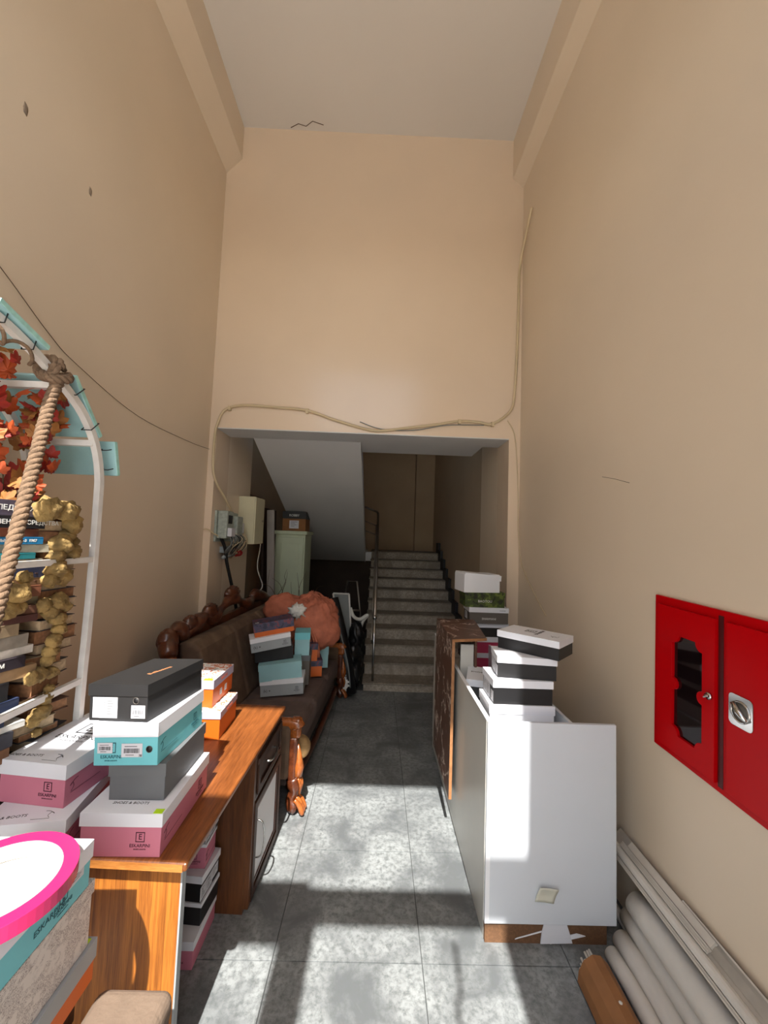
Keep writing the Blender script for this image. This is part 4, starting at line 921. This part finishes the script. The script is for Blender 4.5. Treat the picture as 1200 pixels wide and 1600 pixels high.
# cable clips on the back wall
for i, (x, zc) in enumerate(((1.03, 2.895), (.721, 2.907), (-.689, 2.95), (-1.40, 2.945))):
    o = obj('cable_clip', MB().box(x - .014, x + .014, YB - .032, YB, zc - .03, zc + .012), M_CABW, bevel=.004); tag(o, ['small clip holding the ivory cable near the right corner', 'small clip holding the ivory cable right of the lintel middle', 'small clip holding the ivory cable left of the sag', 'small clip holding the ivory cable at the left bend'][i], 'clip')
# cracks and chipped spots
def crack(lbl, pts, r=.0022, m=M_CRACK, cat='crack'): tag(obj('crack', MB().tube(pts, r, 4), m), lbl, cat)
crack('hairline crack on the ceiling near the back wall', [(-.98, YB - .02, ZC), (-.9, YB - .06, ZC), (-.83, YB - .04, ZC), (-.76, YB - .09, ZC), (-.66, YB - .06, ZC)], .004)
crack('hairline crack on the right wall above the red cabinet', [(XR, 2.27, 2.2), (XR, 2.15, 2.17), (XR, 2.02, 2.13)], .0015)
def chip(lbl, y, z, s):
    tag(obj('chipped_spot', MB().sphere((XL, y, z), (.004, s * .5, s), 10, 6, fn=lambda d: 1 + .5 * noise.noise(d * 3)), M_PATCH), lbl, 'mark')
chip('dark chipped spot high on the left wall near the photo edge', 1.612, 3.58, .024); chip('small dark chipped spot on the left wall under the other one', 1.999, 3.561, .020)

# ------------------------------------------------------------------ things under the stair flight
db = thing('leaning_board', 'dark brown wooden board leaning on the wall behind the cream box', 'board', (-1.55, 4.75, 0), 0, 0, 0)
obj('board_panel', MB().box(-.0, .04, 0, .62, 0, 2.28, Matrix.Rotation(R(-2), 4, 'Y')), M_OAKDK, db)
obj('board_panel', MB().box(.045, .075, .66, 1.3, 0, 2.15, Matrix.Rotation(R(-2), 4, 'Y')), M_BOARD, db)
o = thing('grey_pole', 'wide grey flat pole leaning upright beside the green cupboard', 'pole', (-1.24, 5.0, 0), 0, 0, -3)
obj('pole_body', MB().box(-.045, .045, -.02, .02, 0, 2.1), M_POLE, o, bevel=.004)
wd = thing('cupboard', 'pale green wooden cupboard standing under the stair flight', 'cupboard', (-1.16, 5.75, 0))
obj('carcass', MB().box(-.24, .17, -.25, .25, 0, 1.80), M_WARD, wd, bevel=.004)
obj('cornice', MB().box(-.265, .195, -.275, .27, 1.80, 1.85), M_WARD, wd, bevel=.01, seg=3)
d_ = obj('door', MB().box(-.22, .15, -.268, -.25, .08, 1.76), M_WARD, wd, bevel=.003)
q = MB()
for a, b, c, d in ((-.22, .15, 1.68, 1.76), (-.22, .15, .08, .16), (-.22, -.15, .16, 1.68), (.08, .15, .16, 1.68)): q.box(a, b, -.279, -.268, c, d)
obj('door_frame', q, M_WARD, d_, bevel=.003)
cb = thing('cardboard_box', 'dark topped carton with a white label on the green cupboard', 'box', (-1.16, 5.68, 1.85))
obj('carton', MB().box(-.16, .16, -.16, .16, 0, .17), M_KRAFT, cb, bevel=.002)
obj('carton_top', MB().box(-.163, .163, -.163, .163, .17, .27), M_BLACK, cb, bevel=.003)
sticker(cb, Matrix.Translation((.0, -.161, .09)) @ Euler((R(90), 0, 0)).to_matrix().to_4x4(), .13, .11, 'small')
text('ROBBY', .045, M_WINK, cb, Matrix.Translation((0, -.165, .215)) @ Euler((R(90), 0, 0)).to_matrix().to_4x4())
q = MB(); q.tube(smooth_path([(-.1, 0, .27), (-.05, 0, .33), (.1, .03, .29), (.13, 0, .27)], 5), .015, 6); obj('crumpled_bag', q, M_PLASTICK, cb)
tw_ = thing('dry_branches', 'tangle of dry twigs in front of the green cupboard', 'branches', (-1.15, 5.0, .6))
rt = random.Random(2)
for k in range(22):
    a = Vector((rt.uniform(-.15, .15), rt.uniform(-.1, .1), rt.uniform(-.1, .1))); P = [a]
    d = Vector((rt.uniform(-.5, .9), rt.uniform(-.4, .2), rt.uniform(.4, 1.2))).normalized()
    for _ in range(6):
        d = (d + Vector((rt.uniform(-.5, .5), rt.uniform(-.3, .3), rt.uniform(-.5, .35)))).normalized(); P.append(P[-1] + d * rt.uniform(.09, .17))
    obj('twig', MB().tube(smooth_path(P, 3), [.007 * (1 - .8 * i / 18) for i in range(19)], 5), M_TWIG, tw_)
bb = thing('rubbish_bag', 'black plastic rubbish bag slumped on the floor beside the stairs', 'bag', (-.27, 4.86, 0))
blob('bag', (0, 0, .27), (.15, .2, .28), M_PLASTICK, .25, 2.5, 40, 28, 4, bb)
blob('bag_neck', (.06, .03, .6), (.09, .1, .16), M_PLASTICK, .3, 3, 24, 18, 7, bb)
br = thing('long_black_case', 'long black soft case leaning diagonally by the foot of the stairs', 'case', (-.24, 4.62, 0))
obj('case_body', MB().tube([(0, 0, .03), (-.06, .05, .35), (-.16, .08, .75), (-.24, .1, 1.08)], [.07, .075, .07, .05], 14), M_PLASTICK, br)
obj('strap', MB().tube(smooth_path([(.0, -.07, .12), (-.03, -.09, .35), (-.1, -.06, .6), (-.17, -.04, .8)], 5), .008, 6), M_CABG, br)
fp = thing('framed_panel', 'white framed grey panel leaning behind the black case', 'panel', (-.33, 5.0, 0), 0, -4)
obj('panel', MB().prism([(-.2, .6), (.02, .6), (.05, .2), (-.02, .2), (-.18, 1.08), (.0, 1.08)][:0] + [(-.05, .25), (.08, .25), (-.0, 1.08), (-.2, 1.08)], 'y', 0, .012), M_CABG, fp)
q = MB()
for a, b in (((-.05, .25), (-.2, 1.08)), ((-.2, 1.08), (.0, 1.08)), ((.0, 1.08), (.08, .25))): q.tube([(a[0], -.004, a[1]), (b[0], -.004, b[1])], .012, 6)
obj('frame', q, M_CLOTHW, fp)
rk = thing('metal_stand', 'thin metal trapezoid stand behind the white framed panel', 'stand', (-.33, 5.6, 0))
obj('stand_frame', MB().tube([(-.13, 0, .0), (-.12, 0, .75), (-.06, 0, 1.18), (.07, 0, 1.18), (.13, 0, .75), (.14, 0, 0)], .012, 8), M_STEEL, rk)
obj('stand_bar', MB().tube([(-.12, 0, .78), (.13, 0, .78)], .014, 8), M_STEEL, rk)
sl = thing('curved_white_strap', 'curved white plastic chair arm among the clutter by stairs', 'strap', (-.18, 5.1, .6))
obj('strap_band', MB().tube(smooth_path([(-.13, 0, .30), (-.08, -.03, .20), (.0, -.04, .17), (.09, -.02, .22), (.02, 0, .1), (-.02, 0, -.2), (-.0, 0, -.59)], 6), .022, 8), M_CLOTHW, sl)
wc = thing('white_rag', 'crumpled white rag lying low beside the black rubbish bag', 'rag', (-.29, 4.6, .04))
blob('rag', (0, 0, .10), (.055, .04, .09), M_CLOTHW, .6, 4, 24, 16, 9, wc)
# hanging cable in the entrance, whose shadow falls on the floor
cable('thin dark cable dangling in the entrance doorway', [(.345, YF - .01, 3.2), (.34, YF - .01, 2.95), (.315, YF - .01, 2.83), (.345, YF - .01, 2.6), (.40, YF - .01, 2.45)], .009, M_CABK)
